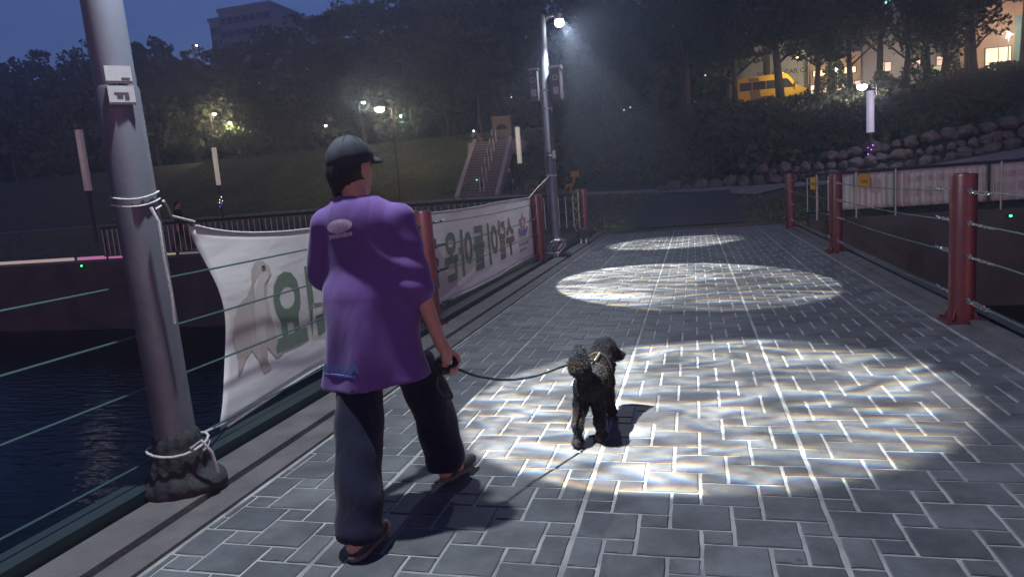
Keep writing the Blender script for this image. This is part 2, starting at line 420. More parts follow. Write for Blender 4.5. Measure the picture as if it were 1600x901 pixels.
# ---- the bridge deck
DX0, DX1, DY0, DY1 = -2.66, 2.34, -3.0, 19.2
deck = MB().box((DX0, DY0, -0.35), (DX1, DY1, -0.006)).build('bridge_deck', M['grout'])
tag(deck, kind='structure')
A, B, J = 0.2535, 0.2245, 0.0080          # hopscotch paving: large block, small block half its size, half joint
PX0, PX1 = -2.22, 2.02
seams = [-2.22, -1.548, -0.531, 0.486, 1.503, 2.02]
blocks = []
ox, oy = -0.2735, 2.5075                   # corner of one large block, read off the pavement
for i in range(-60, 61):
    for j in range(-60, 160):
        x0 = ox + i * A + j * A / 2; y0 = oy - i * B / 2 + j * B
        if x0 > PX1 + A or x0 < PX0 - A or y0 < DY0 - B or y0 > DY1: continue
        blocks.append((x0, x0 + A, y0, y0 + B)); blocks.append((x0, x0 + A / 2, y0 + B, y0 + B * 1.5))
rects = []
for (x0, x1, y0, y1) in blocks:
    y0, y1 = max(y0, DY0), min(y1, DY1)
    if y1 - y0 < 0.03: continue
    for s0, s1 in zip(seams[:-1], seams[1:]):
        a, c = max(x0, s0), min(x1, s1)
        if c - a < 0.035: continue
        ja = 0.012 if abs(a - s0) < 1e-6 else J
        jc = 0.012 if abs(c - s1) < 1e-6 else J
        rects.append((a + ja, c - jc, y0 + J, y1 - J))
def seen(r):
    cx, cy = (r[0] + r[1]) / 2, (r[2] + r[3]) / 2
    q = CAM3.transposed() @ Vector((cx, cy, -EYE))
    if q.z > -0.5: return None
    u, w = 800 - q.x / q.z * 1080, 450.5 + q.y / q.z * 1080
    area = (r[1] - r[0]) * (r[3] - r[2]) * EYE / (-q.z) ** 3
    ok = -20 < u < 1620 and w < 925
    if 520 < u < 700 and 600 < w < 860: ok = ok and True
    return area if ok else None
vis = sorted([(seen(r), r) for r in rects if seen(r) is not None], key=lambda t: -t[0])
near = [r for _, r in vis[:300]]; nearset = set(near)
rest = [r for r in rects if r not in nearset]
def paver_rings(x0, x1, y0, y1, z=0.0, tilt=0.0):
    b_ = 0.004
    lo = [(x0, y0, -0.02), (x1, y0, -0.02), (x1, y1, -0.02), (x0, y1, -0.02)]
    mid = [(x, y, z - 0.003) for x, y, _ in lo]
    top = [(x0 + b_, y0 + b_, z), (x1 - b_, y0 + b_, z), (x1 - b_, y1 - b_, z), (x0 + b_, y1 - b_, z)]
    return [lo, mid, top]
def rough_edges(me, amt):
    """worn outline: cut the edges and shift their points a little"""
    bmx = bmesh.new(); bmx.from_mesh(me)
    bmesh.ops.subdivide_edges(bmx, edges=[e for e in bmx.edges if e.calc_length() > 0.06], cuts=2)
    cols = {}
    for v in bmx.verts:
        k = (round(v.co.x / 0.012), round(v.co.y / 0.012))
        if k not in cols: cols[k] = (random.uniform(-amt, amt), random.uniform(-amt, amt))
        v.co.x += cols[k][0]; v.co.y += cols[k][1]
    bmx.to_mesh(me); bmx.free()
cache = {}
for r in near:
    key = (round(r[1] - r[0], 3), round(r[3] - r[2], 3), random.randrange(5))
    if key not in cache:
        w, d = key[:2]
        cache[key] = MB().rings(paver_rings(-w/2, w/2, -d/2, d/2)).mesh('paver'); rough_edges(cache[key], 0.0022)
        cache[key].materials.append(M['paver'])
    o = link('paver', cache[key], None, deck, ((r[0]+r[1])/2, (r[2]+r[3])/2, random.uniform(-0.0012, 0.0008)))
    o.rotation_euler = (random.uniform(-0.004, 0.004), random.uniform(-0.004, 0.004), random.uniform(-0.006, 0.006))
mb = MB()
for r in rest: mb.rings(paver_rings(*r, z=random.uniform(-0.0012, 0.0008)))
tag(mb.build('paver_field', M['paver_mass'], deck), kind='stuff')
# kerb strips beside the paving, and the steel edge beams
for x0, x1, side in ((-2.66, -2.235, 'left'), (2.035, 2.34, 'right')):
    mb = MB()
    if side == 'left':
        mb.box((x0, DY0, -0.005), (x0 + 0.24, DY1, 0.035)); mb.box((x0 + 0.26, DY0, -0.005), (x1, DY1, 0.012))
    else:
        mb.box((x1 - 0.14, DY0, -0.005), (x1, DY1, 0.035)); mb.box((x0, DY0, -0.005), (x1 - 0.155, DY1, 0.012))
    tag(mb.build('kerb_strip', M['kerb']), kind='structure')
tag(MB().box((-2.84, DY0, -0.5), (-2.68, DY1, 0.09)).build('edge_beam', M['green_steel']), 'dark green steel edge beam running under the white banner', 'beam')
tag(MB().box((2.36, DY0, -0.5), (2.5, DY1, 0.05)).build('edge_beam', M['green_steel']), 'dark steel edge beam under the right-hand cable railing', 'beam')

# ================================================================== NEAR THINGS
# ---- cable railings
CZ = (1.12, 0.86, 0.585, 0.215)
def turnbuckle_mesh():
    mb = MB()
    mb.torus((0, 0.0, 0), (1, 0, 0), 0.022, 0.006, 12, 6)
    mb.torus((0, 0.06, 0), (0, 0, 1), 0.022, 0.006, 12, 6)
    mb.tube([(0, 0.08, 0), (0, 0.13, 0)], 0.007, 6)
    mb.tube([(0.016, 0.12, 0), (0.016, 0.27, 0)], 0.006, 6); mb.tube([(-0.016, 0.12, 0), (-0.016, 0.27, 0)], 0.006, 6)
    mb.box((-0.022, 0.115, -0.010), (0.022, 0.135, 0.010)); mb.box((-0.022, 0.258, -0.010), (0.022, 0.278, 0.010))
    mb.tube([(0, 0.27, 0), (0, 0.34, 0)], 0.007, 6)
    mb.torus((0, 0.36, 0), (0, 0, 1), 0.020, 0.006, 12, 6)
    mb.tube([(0, 0.38, 0), (0, 0.50, 0.006)], 0.0085, 6)
    return mb.mesh('turnbuckle', True)
TB_PALE = turnbuckle_mesh(); TB_PALE.materials.append(M['galv'])
TB_DARK = TB_PALE.copy(); TB_DARK.materials.clear(); TB_DARK.materials.append(M['dark_link'])
def cable_railing(name, x, posts, label, y_start, tb, pale_posts):
    root = empty(name, (x, posts[0], 0))
    tag(root, label, 'railing', 'cable railings of the bridge')
    pm = MB().lathe([(0.10, 0.02), (0.10, 1.245), (0.094, 1.262), (0.05, 1.27)], n=24).mesh('post', True); pm.materials.append(M['red_steel'])
    bmsh = MB().box((-0.15, -0.15, 0.012), (0.15, 0.15, 0.03))
    for sx in (-1, 1):
        for sy in (-1, 1):
            bmsh.lathe([(0.016, 0.03), (0.016, 0.05)], (sx * 0.12, sy * 0.12, 0), 6)
    for a in range(4):
        t = a * math.pi / 2 + math.pi / 4; c, s_ = math.cos(t), math.sin(t)
        bmsh.add([(c*0.098, s_*0.098, 0.03), (c*0.15, s_*0.15, 0.03), (c*0.098, s_*0.098, 0.13), (c*0.098 - s_*0.008, s_*0.098 + c*0.008, 0.03), (c*0.15 - s_*0.008, s_*0.15 + c*0.008, 0.03), (c*0.098 - s_*0.008, s_*0.098 + c*0.008, 0.13)],
                 [(0, 1, 2), (3, 5, 4), (0, 3, 4, 1), (1, 4, 5, 2), (2, 5, 3, 0)])
    bp = bmsh.mesh('base_plate'); bp.materials.append(M['red_steel'])
    eb = MB().tube([(0, 0.09, 0), (0, 0.135, 0)], 0.011, 8).torus((0, 0.155, 0), (1, 0, 0), 0.022, 0.007, 12, 6).mesh('eye_bolt', True); eb.materials.append(M['galv'])
    for y in posts:
        p = link('post', pm, None, root, (0, y - posts[0], 0))
        link('base_plate', bp, None, p)
        for z in CZ:
            for s_ in (0, 1): link('eye_bolt', eb, None, p, (0, 0, z)).rotation_euler = (0, 0, math.pi * s_)
    for z in CZ:
        spans = [(y_start, posts[0])] + list(zip(posts[:-1], posts[1:]))
        for y0, y1 in spans:
            pts = []
            a0 = y0 if y0 == y_start else y0 + 0.15
            for i in range(13):
                t = i / 12
                pts.append((0, a0 + (y1 - 0.15 - a0) * t - posts[0], z - 0.028 * 4 * t * (1 - t)))
            cb = MB().tube(pts, 0.0062, 6).build('cable', M['cable'], root, True)
            for yy, rot in ((y0 + 0.16, 0), (y1 - 0.16, math.pi)):
                if yy < y_start + 0.5: continue
                o = link('turnbuckle', tb, None, cb, (0, yy - posts[0], z - 0.004))
                o.rotation_euler = (0.02 if rot == 0 else -0.02, random.uniform(-0.5, 0.5), rot)
    return root
cable_railing('cable_railing', -2.755, [6.8, 12.3, 17.8], 'red posts and steel cables of the railing on the banner side', -2.5, TB_DARK, False)
cable_railing('cable_railing', 2.18, [6.6, 12.06, 17.5], 'red posts and steel cables of the railing on the right side', -2.5, TB_PALE, True)

# ---- near lamp pole (its lamp is above the frame)
PLX, PLY = -2.60, 2.83
def lamp_pole(name, x, y, label, near_, arm=0.34):
    root = empty(name, (x, y, 0)); tag(root, label, 'lamp pole', 'lamp poles of the bridge')
    if near_:
        MB().lathe([(0.100, 0.02), (0.100, 2.03), (0.095, 2.045), (0.088, 2.047)], n=12).build('sleeve', M['pole_low'], root, True)
        MB().lathe([(0.091, 2.0), (0.080, 4.62), (0.05, 4.66)], n=24).build('upper_shaft', M['pole_up'], root, True)
        for k, (z0, z1) in enumerate(((2.045, 2.125), (1.95, 2.035))):
            a = R(-38)
            pl = MB().box((-0.055, -0.006, 0), (0.055, 0.006, z1 - z0)).build('label_plate', M['white_plate'], root, loc=(0.106 * math.cos(a), 0.106 * math.sin(a), z0))
            pl.rotation_euler = (0, 0, a + math.pi / 2)
            mb = MB()
            if k == 0: mb.box((-0.054, -0.0075, 0.006), (0.054, -0.0062, 0.012)); mb.box((0.01, -0.0075, 0.02), (0.045, -0.0062, 0.027))
            else:
                mb.box((-0.054, -0.0075, 0.004), (0.054, -0.0062, 0.010)); mb.box((-0.03, -0.0075, 0.048), (0.03, -0.0062, 0.055)); mb.box((-0.02, -0.0075, 0.03), (0.005, -0.0062, 0.044)); mb.box((0.012, -0.0075, 0.024), (0.03, -0.0062, 0.041))
            mb.build('plate_print', M['print_dark'], pl)
    else:
        MB().lathe([(0.092, 0.02), (0.090, 2.05), (0.083, 2.06), (0.078, 4.56), (0.05, 4.6)], n=20).build('shaft', M['pole_low'], root, True)
        MB().tube([(-0.105, -0.03, 0.05), (-0.10, -0.03, 2.4), (-0.09, -0.03, 4.3)], 0.011, 8).build('cable_conduit', M['pole_up'], root, True)
        for z in (1.98, 2.86, 3.2):
            MB().lathe([(0.097, z), (0.097, z + 0.035)], n=20).build('clamp_band', M['galv'], root, True)
        MB().box((0.06, -0.11, 1.93), (0.12, -0.05, 2.08)).build('junction_box', M['white_plate'], root)
        MB().box((-0.30, -0.025, 3.62), (0.33, 0.025, 3.66)).build('cross_bar', M['galv'], root)
        for sx, lab in ((-1, None), (1, None)):
            hx = 0.215 * sx
            hs = empty_part('equipment_box', root, (hx, 0, 0))
            MB().bevbox((-0.10, -0.13, 3.02), (0.10, 0.13, 3.62), 0.02).build('housing', M['pole_low'], hs)
            MB().box((-0.085, -0.145, 3.60), (0.115, 0.14, 3.635)).build('lid', M['galv'], hs)
            MB().tube([(0.085, -0.137, 3.05), (0.085, -0.137, 3.58)], 0.009, 6).build('edge_trim', M['galv'], hs)
            MB().torus((0, -0.137, 3.42), (0, 1, 0), 0.045, 0.008, 16, 6).build('glass_ring', M['galv'], hs)
            MB().box((-0.05, -0.138, 3.12), (0.05, -0.131, 3.25)).build('front_cover', M['galv'], hs)
    # lamp arm and head
    MB().tube([(0, 0, 4.5), (arm * 0.5, 0, 4.56), (arm, 0, 4.56)], 0.022, 8).build('lamp_arm', M['galv'], root, True)
    hd = MB().lathe([(0.05, 4.60), (0.085, 4.57), (0.09, 4.50), (0.075, 4.47)], (arm, 0, 0), 16).build('lamp_head', M['galv'], root, True)
    MB().lathe([(0.072, 4.468), (0.085, 4.43), (0.075, 4.385), (0.045, 4.355), (0.008, 4.345)], (arm, 0, 0), 16).build('lens', emis('lamp_lens', (0.9, 0.95, 1.0), 60.0), hd, True)
    return root
def empty_part(name, parent, loc):
    o = bpy.data.objects.new(name, None); COL.objects.link(o); o.parent = parent; o.location = loc; o.empty_display_size = 0.1
    return o
lp_ = lamp_pole('lamp_pole', PLX, PLY, 'thick grey lamp pole standing nearest, with two label plates and a wrapped base', True, 0.70)
lp_.rotation_euler = (0, R(-1.2), 0)
PCX, PCY = -2.66, 13.4
lamp_pole('lamp_pole', PCX, PCY, 'slim lamp pole at the far end of the banner, with equipment boxes and bright lamp', False)
LZ = 4.30
lamp_light('pole_light', (PLX + 0.62, PLY, LZ), 760, WHITE, radius=0.07, spot=165, aim=(PLX + 1.1, PLY + 0.2, 0), blend=0.25)
lamp_light('pole_light', (PCX + 0.44, PCY - 0.12, LZ), 400, WHITE, radius=0.07, spot=164, aim=(PCX + 3.4, PCY - 0.2, 0), blend=0.3)
ripple_projector('ripple_projector', (PLX + 0.62, PLY + 0.1, 4.30), (-0.17, 4.40, 0), 8200, 33.5, 1.0, blend=0.16)
ripple_projector('ripple_projector', (PCX + 0.46, PCY - 0.15, 4.40), (-0.42, 10.0, 0), 7000, 32, 2.3)
ripple_projector('ripple_projector', (PCX + 0.46, PCY + 0.15, 4.40), (-0.6, 15.3, 0), 6500, 32, 4.1, blend=0.4)

# ------------------------------------------------------------------ organic shapes: distance field -> one continuous surface
def field(prims, lo, hi, h, post=None):
    lo = np.array(lo, np.float32); n = np.ceil((np.array(hi) - lo) / h).astype(int) + 1
    ax = [lo[i] + h * np.arange(n[i], dtype=np.float32) for i in range(3)]
    V = np.full(n, 1.0, np.float32)
    for p in prims:
        k = p.get('k', 0.02)
        if p['t'] == 'c':
            a = np.array(p['a'], np.float32); b = np.array(p['b'], np.float32)
            m = max(p['ra'], p['rb']) * p.get('m', 1.0) + k + 3 * h
            b0, b1 = np.minimum(a, b) - m, np.maximum(a, b) + m
        else:
            c = np.array(p['c'], np.float32); m = max(p['r']) + k + 3 * h
            b0, b1 = c - m, c + m
        i0 = np.clip(((b0 - lo) / h).astype(int), 0, n); i1 = np.clip(((b1 - lo) / h).astype(int) + 2, 0, n)
        if np.any(i1 <= i0): continue
        X, Y, Z = np.meshgrid(ax[0][i0[0]:i1[0]], ax[1][i0[1]:i1[1]], ax[2][i0[2]:i1[2]], indexing='ij')
        if p['t'] == 'c':
            s = p.get('s', (1, 1, 1))
            ab = (b - a) / np.array(s, np.float32); L = float(ab @ ab) + 1e-9
            qx, qy, qz = (X - a[0]) / s[0], (Y - a[1]) / s[1], (Z - a[2]) / s[2]
            t = np.clip((qx * ab[0] + qy * ab[1] + qz * ab[2]) / L, 0, 1)
            d = np.sqrt((qx - t*ab[0])**2 + (qy - t*ab[1])**2 + (qz - t*ab[2])**2) - (p['ra'] + (p['rb'] - p['ra']) * t)
            d = d * min(s)
        else:
            Mx = p.get('rot'); q = [X - c[0], Y - c[1], Z - c[2]]
            if Mx is not None:
                q = [Mx[i][0]*q[0] + Mx[i][1]*q[1] + Mx[i][2]*q[2] for i in range(3)]
            r = p['r']
            d = (np.sqrt((q[0]/r[0])**2 + (q[1]/r[1])**2 + (q[2]/r[2])**2) - 1) * min(r)
        cur = V[i0[0]:i1[0], i0[1]:i1[1], i0[2]:i1[2]]
        if p.get('neg'):
            V[i0[0]:i1[0], i0[1]:i1[1], i0[2]:i1[2]] = np.maximum(cur, -d)
        else:
            hh = np.clip(0.5 + 0.5 * (cur - d) / k, 0, 1)
            V[i0[0]:i1[0], i0[1]:i1[1], i0[2]:i1[2]] = cur * (1 - hh) + d * hh - k * hh * (1 - hh)
    if post is not None:
        X, Y, Z = np.meshgrid(*ax, indexing='ij'); V = post(X, Y, Z, V)
    V[0] = V[-1] = 1; V[:, 0] = V[:, -1] = 1; V[:, :, 0] = V[:, :, -1] = 1
    return V, lo

def surface(prims, lo, hi, h, post=None, origin=(0, 0, 0), name='surface'):
    V, lo = field(prims, lo, hi, h, post)
    S = V < 0
    corners = [(i, j, k) for i in (0, 1) for j in (0, 1) for k in (0, 1)]
    sl = lambda A_, c: A_[c[0]:A_.shape[0]-1+c[0], c[1]:A_.shape[1]-1+c[1], c[2]:A_.shape[2]-1+c[2]]
    cnt = sum(sl(S, c).astype(np.int8) for c in corners)
    act = (cnt > 0) & (cnt < 8)
    idx = np.argwhere(act); vid = -np.ones(act.shape, np.int32); vid[act] = np.arange(len(idx))
    pos = np.zeros((len(idx), 3)); num = np.zeros(len(idx))
    for c in corners:
        for axi in range(3):
            if c[axi] == 1: continue
            c2 = list(c); c2[axi] = 1
            v0 = sl(V, c)[act]; v1 = sl(V, tuple(c2))[act]
            cr = (v0 < 0) != (v1 < 0)
            t = np.where(cr, v0 / np.where(v0 - v1 == 0, 1, v0 - v1), 0)
            p = np.tile(np.array(c, float), (len(idx), 1)); p[:, axi] = t
            pos += p * cr[:, None]; num += cr
    P = (idx + pos / np.maximum(num, 1)[:, None]) * h + lo - np.array(origin)
    F = []
    for axi in range(3):
        o1, o2 = [(1, 2), (2, 0), (0, 1)][axi]
        sa = [slice(None)] * 3; sb = [slice(None)] * 3
        sa[axi] = slice(0, -1); sb[axi] = slice(1, None)
        A0, A1 = S[tuple(sa)], S[tuple(sb)]
        e = np.argwhere(A0 != A1)
        e = e[(e[:, o1] > 0) & (e[:, o2] > 0) & (e[:, o1] < act.shape[o1]) & (e[:, o2] < act.shape[o2])]
        inside = A0[tuple(e.T)]
        def cell(d1, d2):
            q = e.copy(); q[:, o1] -= d1; q[:, o2] -= d2
            return vid[tuple(q.T)]
        q = np.stack([cell(1, 1), cell(0, 1), cell(0, 0), cell(1, 0)], 1)
        q[~inside] = q[~inside][:, ::-1]
        F.append(q)
    F = np.concatenate(F); F = F[(F >= 0).all(1)]
    return np_mesh(name, P, F, True)

def cone(a, b, ra, rb, k=0.02, **kw): return dict(t='c', a=a, b=b, ra=ra, rb=rb, k=k, **kw)
def ell(c, r, k=0.02, **kw): return dict(t='e', c=c, r=r, k=k, **kw)
def rotz_rows(a):
    return ((math.cos(a), math.sin(a), 0), (-math.sin(a), math.cos(a), 0), (0, 0, 1))

# ---- wrapped base of the near pole
pr = [cone((PLX, PLY, 0.04), (PLX, PLY, 0.27), 0.165, 0.115, 0.03), ell((PLX - 0.03, PLY - 0.04, 0.06), (0.16, 0.14, 0.075), 0.04), ell((PLX + 0.10, PLY + 0.03, 0.065), (0.11, 0.12, 0.075), 0.04)]
def crumple(X, Y, Z, V):
    return np.maximum(V + 0.006 * np.sin(13 * np.arctan2(Y - PLY, X - PLX) + 5 * Z) * np.clip(Z * 6, 0.2, 1) + 0.003 * np.sin(50 * Z + 20 * X), 0.016 - Z)
cv = link('base_wrap', surface(pr, (PLX - 0.35, PLY - 0.35, 0), (PLX + 0.4, PLY + 0.35, 0.42), 0.011, crumple, (PLX, PLY, 0)), M['black_sheet'], None, (PLX, PLY, 0))
tag(cv, 'black plastic sheet bundled around the foot of the nearest pole', 'plastic wrap')

# ---- banner
BX = -2.875
def ban_top(y): return 1.225 + 0.145 * math.exp(-(y - 3.5) / 0.55) + 0.02 * math.exp(-(12.3 - y) / 0.6) + 0.012 * math.sin(y * 1.3)
def ban_bot(y): return 0.165 - 0.05 * math.exp(-(y - 3.5) / 0.5) + 0.012 * math.sin(y * 1.1 + 1)
def ban_x(y, z): return BX + 0.014 * math.sin(y * 2.1 + 1.2 * z) + 0.020 * math.exp(-(y - 3.45) / 0.35) * math.sin(z * 9) + 0.006 * math.sin(y * 5.3 - 2 * z)
def ban_left(z): return 3.46 + 0.20 * math.sin(min(1, max(0, (z - 0.15) / 1.2)) * math.pi)
ban = empty('printed_banner', (BX, 3.5, 0)); tag(ban, 'long white printed cloth banner seen from behind, tied along the cable railing', 'banner')
V_, F_ = [], []
NY, NZ = 150, 22
for i in range(NY + 1):
    for j in range(NZ + 1):
        t = j / NZ; y = 3.5 + (12.3 - 3.5) * (i / NY)
        z = ban_bot(y) + (ban_top(y) - ban_bot(y)) * t
        yl = ban_left(z); y = yl + (12.3 - yl) * (i / NY)
        V_.append((ban_x(y, z) - BX, y - 3.5, z))
for i in range(NY):
    for j in range(NZ):
        F_.append((i*(NZ+1)+j, (i+1)*(NZ+1)+j, (i+1)*(NZ+1)+j+1, i*(NZ+1)+j+1))
bm_ = bpy.data.materials.new('banner_cloth'); bm_.use_nodes = True
nt = bm_.node_tree; b = nt.nodes['Principled BSDF']; b.inputs['Roughness'].default_value = 0.75
tcn = nt.nodes.new('ShaderNodeTexCoord'); sp = nt.nodes.new('ShaderNodeSeparateXYZ'); nt.links.new(tcn.outputs['Object'], sp.inputs[0])
def mnode(op, a, bv=None):
    q = nt.nodes.new('ShaderNodeMath'); q.operation = op
    for i, x in enumerate((a, bv)):
        if x is None: continue
        if isinstance(x, (int, float)): q.inputs[i].default_value = x
        else: nt.links.new(x, q.inputs[i])
    return q.outputs[0]
nzn = nt.nodes.new('ShaderNodeTexNoise'); nzn.inputs['Scale'].default_value = 2.0; nt.links.new(tcn.outputs['Object'], nzn.inputs['Vector'])
# printed ground: a tan hill whose lower edge sweeps up towards both ends
yy = mnode('SUBTRACT', sp.outputs['Y'], 3.1)
edge = mnode('ADD', mnode('MULTIPLY', mnode('POWER', mnode('ABSOLUTE', mnode('MULTIPLY', yy, 0.36)), 2.2), 0.40), 0.20)
under = mnode('SUBTRACT', sp.outputs['Z'], edge)
m1 = nt.nodes.new('ShaderNodeMapRange'); m1.inputs[1].default_value = -0.01; m1.inputs[2].default_value = 0.02; nt.links.new(under, m1.inputs[0])
m2 = nt.nodes.new('ShaderNodeMapRange'); m2.inputs[1].default_value = 0.15; m2.inputs[2].default_value = 0.95; m2.inputs[3].default_value = 1.0; m2.inputs[4].default_value = 0.25
nt.links.new(sp.outputs['Z'], m2.inputs[0])
fac = mnode('MULTIPLY', m1.outputs[0], m2.outputs[0])
mx = nt.nodes.new('ShaderNodeMix'); mx.data_type = 'RGBA'
mx.inputs[6].default_value = (0.84, 0.83, 0.80, 1); mx.inputs[7].default_value = (0.58, 0.535, 0.465, 1)
nt.links.new(fac, mx.inputs[0]); nt.links.new(mx.outputs[2], b.inputs['Base Color'])
bpn = nt.nodes.new('ShaderNodeBump'); bpn.inputs['Strength'].default_value = 0.35; bpn.inputs['Distance'].default_value = 0.03
mpn = nt.nodes.new('ShaderNodeMapping'); mpn.inputs['Scale'].default_value = (1, 0.6, 2.2); mpn.inputs['Rotation'].default_value = (0.5, 0, 0)
nt.links.new(tcn.outputs['Object'], mpn.inputs[0]); nz2 = nt.nodes.new('ShaderNodeTexNoise'); nz2.inputs['Scale'].default_value = 3.0; nt.links.new(mpn.outputs[0], nz2.inputs['Vector'])
nt.links.new(nz2.outputs['Fac'], bpn.inputs['Height']); nt.links.new(bpn.outputs[0], b.inputs['Normal'])
tl = nt.nodes.new('ShaderNodeBsdfTranslucent'); nt.links.new(mx.outputs[2], tl.inputs[0])
ms = nt.nodes.new('ShaderNodeMixShader'); ms.inputs[0].default_value = 0.25
nt.links.new(b.outputs[0], ms.inputs[1]); nt.links.new(tl.outputs[0], ms.inputs[2]); nt.links.new(ms.outputs[0], nt.nodes['Material Output'].inputs['Surface'])
clo = link('cloth', np_mesh('cloth', V_, F_, True), bm_, ban)
so = clo.modifiers.new('thickness', 'SOLIDIFY'); so.thickness = 0.002; so.offset = -1
# hems
for zf in ('top', 'bottom'):
    pts = []
    for i in range(81):
        y = 3.52 + (12.3 - 3.52) * i / 80; z = (ban_top(y) if zf == 'top' else ban_bot(y)); pts.append((ban_x(y, z) - BX + 0.002, y - 3.5, z))
    MB().tube(pts, 0.008, 6).build('hem', M['rope'], ban, True)
def glyph(ch, size, bold):
    cu = bpy.data.curves.new('letter', 'FONT'); cu.body = ch; cu.size = size; cu.offset = bold; cu.resolution_u = 3
    t = bpy.data.objects.new('letter', cu); COL.objects.link(t)
    bpy.context.view_layer.update()
    me = bpy.data.meshes.new_from_object(t.evaluated_get(bpy.context.evaluated_depsgraph_get()))
    bpy.data.objects.remove(t); bpy.data.curves.remove(cu)
    return me
def banner_letter(ch, y_start, z_base, w, h, m_, name='letter'):
    """seen from behind: the writing runs towards the camera"""
    me = glyph(ch, 1.0, 0.036)
    xs_ = [v.co.x for v in me.vertices]; zs_ = [v.co.y for v in me.vertices]
    if not xs_: return
    x0, x1, z0, z1 = min(xs_), max(xs_), min(zs_), max(zs_)
    for v in me.vertices:
        y = y_start - (v.co.x - x0) / (x1 - x0) * w; z = z_base + (v.co.y - z0) / (z1 - z0) * h
        v.co = (ban_x(y, z) - BX + 0.005, y - 3.5, z)
    me.materials.clear()
    return link(name, me, m_, ban)
ink_brown = mat('banner_ink_brown', (0.21, 0.15, 0.125), 0.8)
ink_green = mat('banner_ink_green', (0.13, 0.18, 0.13), 0.8)
ink_blue = mat('banner_ink_slate', (0.10, 0.11, 0.165), 0.8)
ink_grey = mat('banner_ink_grey', (0.30, 0.30, 0.33), 0.8)
yc = 11.02
for ch, m_ in (('수', ink_brown), ('달', ink_brown), ('이', ink_green), (' ', None), ('돌', ink_green), ('아', ink_green), ('온', ink_green), (' ', None), ('갑', ink_blue), ('천', ink_blue)):
    if ch == ' ': yc -= 0.16; continue
    banner_letter(ch, yc, 0.36, 0.49, 0.60, m_); yc -= 0.535
yc = 5.62
for ch in ('가', '꿔', '요'):
    banner_letter(ch, yc, 0.41, 0.45, 0.55, ink_green); yc -= 0.51
def banner_poly(pts, m_, name, dx=0.004, parent=None):
    bmx = bmesh.new()
    vs = [bmx.verts.new((ban_x(y, z) - BX + dx, y - 3.5, z)) for y, z in pts]
    f = bmx.faces.new(vs); bmesh.ops.triangulate(bmx, faces=[f])
    me = bpy.data.meshes.new(name); bmx.to_mesh(me); bmx.free()
    return link(name, me, m_, parent or ban)
def oval(cy, cz, ry, rz, n=20, rot=0.0):
    out = []
    for i in range(n):
        a = 2 * math.pi * i / n; u, w = ry * math.cos(a), rz * math.sin(a)
        out.append((cy + u * math.cos(rot) - w * math.sin(rot), cz + u * math.sin(rot) + w * math.cos(rot)))
    return out
# the standing animal printed at the near end, and the emblem at the far end
pa = mat('banner_ink_animal', (0.42, 0.37, 0.335), 0.8); pb = mat('banner_ink_belly', (0.50, 0.46, 0.42), 0.8)
an = banner_poly([(3.70, 0.36), (3.73, 0.48), (3.715, 0.62), (3.74, 0.74), (3.80, 0.82), (3.90, 0.86), (3.97, 0.93), (3.99, 1.02), (4.05, 1.07), (4.13, 1.07), (4.20, 1.02), (4.21, 0.97), (4.15, 0.93), (4.12, 0.84), (4.13, 0.72), (4.11, 0.62), (4.13, 0.50), (4.20, 0.42), (4.22, 0.39), (4.13, 0.385), (4.05, 0.48), (4.03, 0.40), (4.05, 0.33), (3.96, 0.32), (3.93, 0.42), (3.88, 0.50), (3.80, 0.46), (3.75, 0.40)], pa, 'printed_animal')
banner_poly([(3.99, 0.50), (3.95, 0.62), (3.96, 0.78), (4.00, 0.90), (4.07, 0.98), (4.16, 0.99), (4.17, 0.95), (4.11, 0.91), (4.08, 0.82), (4.09, 0.70), (4.06, 0.60), (4.05, 0.53)], pb, 'printed_belly', 0.007, an)
banner_poly(oval(4.125, 1.025, 0.022, 0.012), mat('banner_ink_eye', (0.05, 0.045, 0.04), 0.8), 'printed_eye', 0.009, an)
em_pink = mat('emblem_rose', (0.42, 0.26, 0.20), 0.8); em_blue = mat('emblem_blue', (0.16, 0.21, 0.38), 0.8)
emb = banner_poly([(11.60, 1.02), (11.67, 0.92), (11.86, 0.90), (11.76, 0.79), (11.80, 0.64), (11.60, 0.71), (11.40, 0.64), (11.44, 0.79), (11.34, 0.90), (11.53, 0.92)], em_pink, 'emblem')
banner_poly(oval(11.60, 0.82, 0.07, 0.05), bm_, 'emblem_centre', 0.007, emb)
for s_ in (-1, 1):
    pts = [(11.60 + s_ * (0.02 + 0.30 * math.sin(a)), 0.72 - 0.11 * math.cos(a)) for a in np.linspace(0, 1.9, 9)] + [(11.60 + s_ * (0.02 + 0.21 * math.sin(a)), 0.735 - 0.045 * math.cos(a)) for a in np.linspace(1.9, 0, 9)]
    banner_poly(pts, em_blue, 'emblem_arc', 0.008, emb)
for k in range(4):
    y0 = 11.92 - 0.17 * k; banner_poly([(y0, 0.50), (y0 - 0.12, 0.50), (y0 - 0.12, 0.44), (y0, 0.44)], ink_grey, 'emblem_caption')
    if k < 3: banner_poly([(y0 - 0.1, 0.39), (y0 - 0.24, 0.39), (y0 - 0.24, 0.35), (y0 - 0.1, 0.35)], ink_grey, 'emblem_caption')

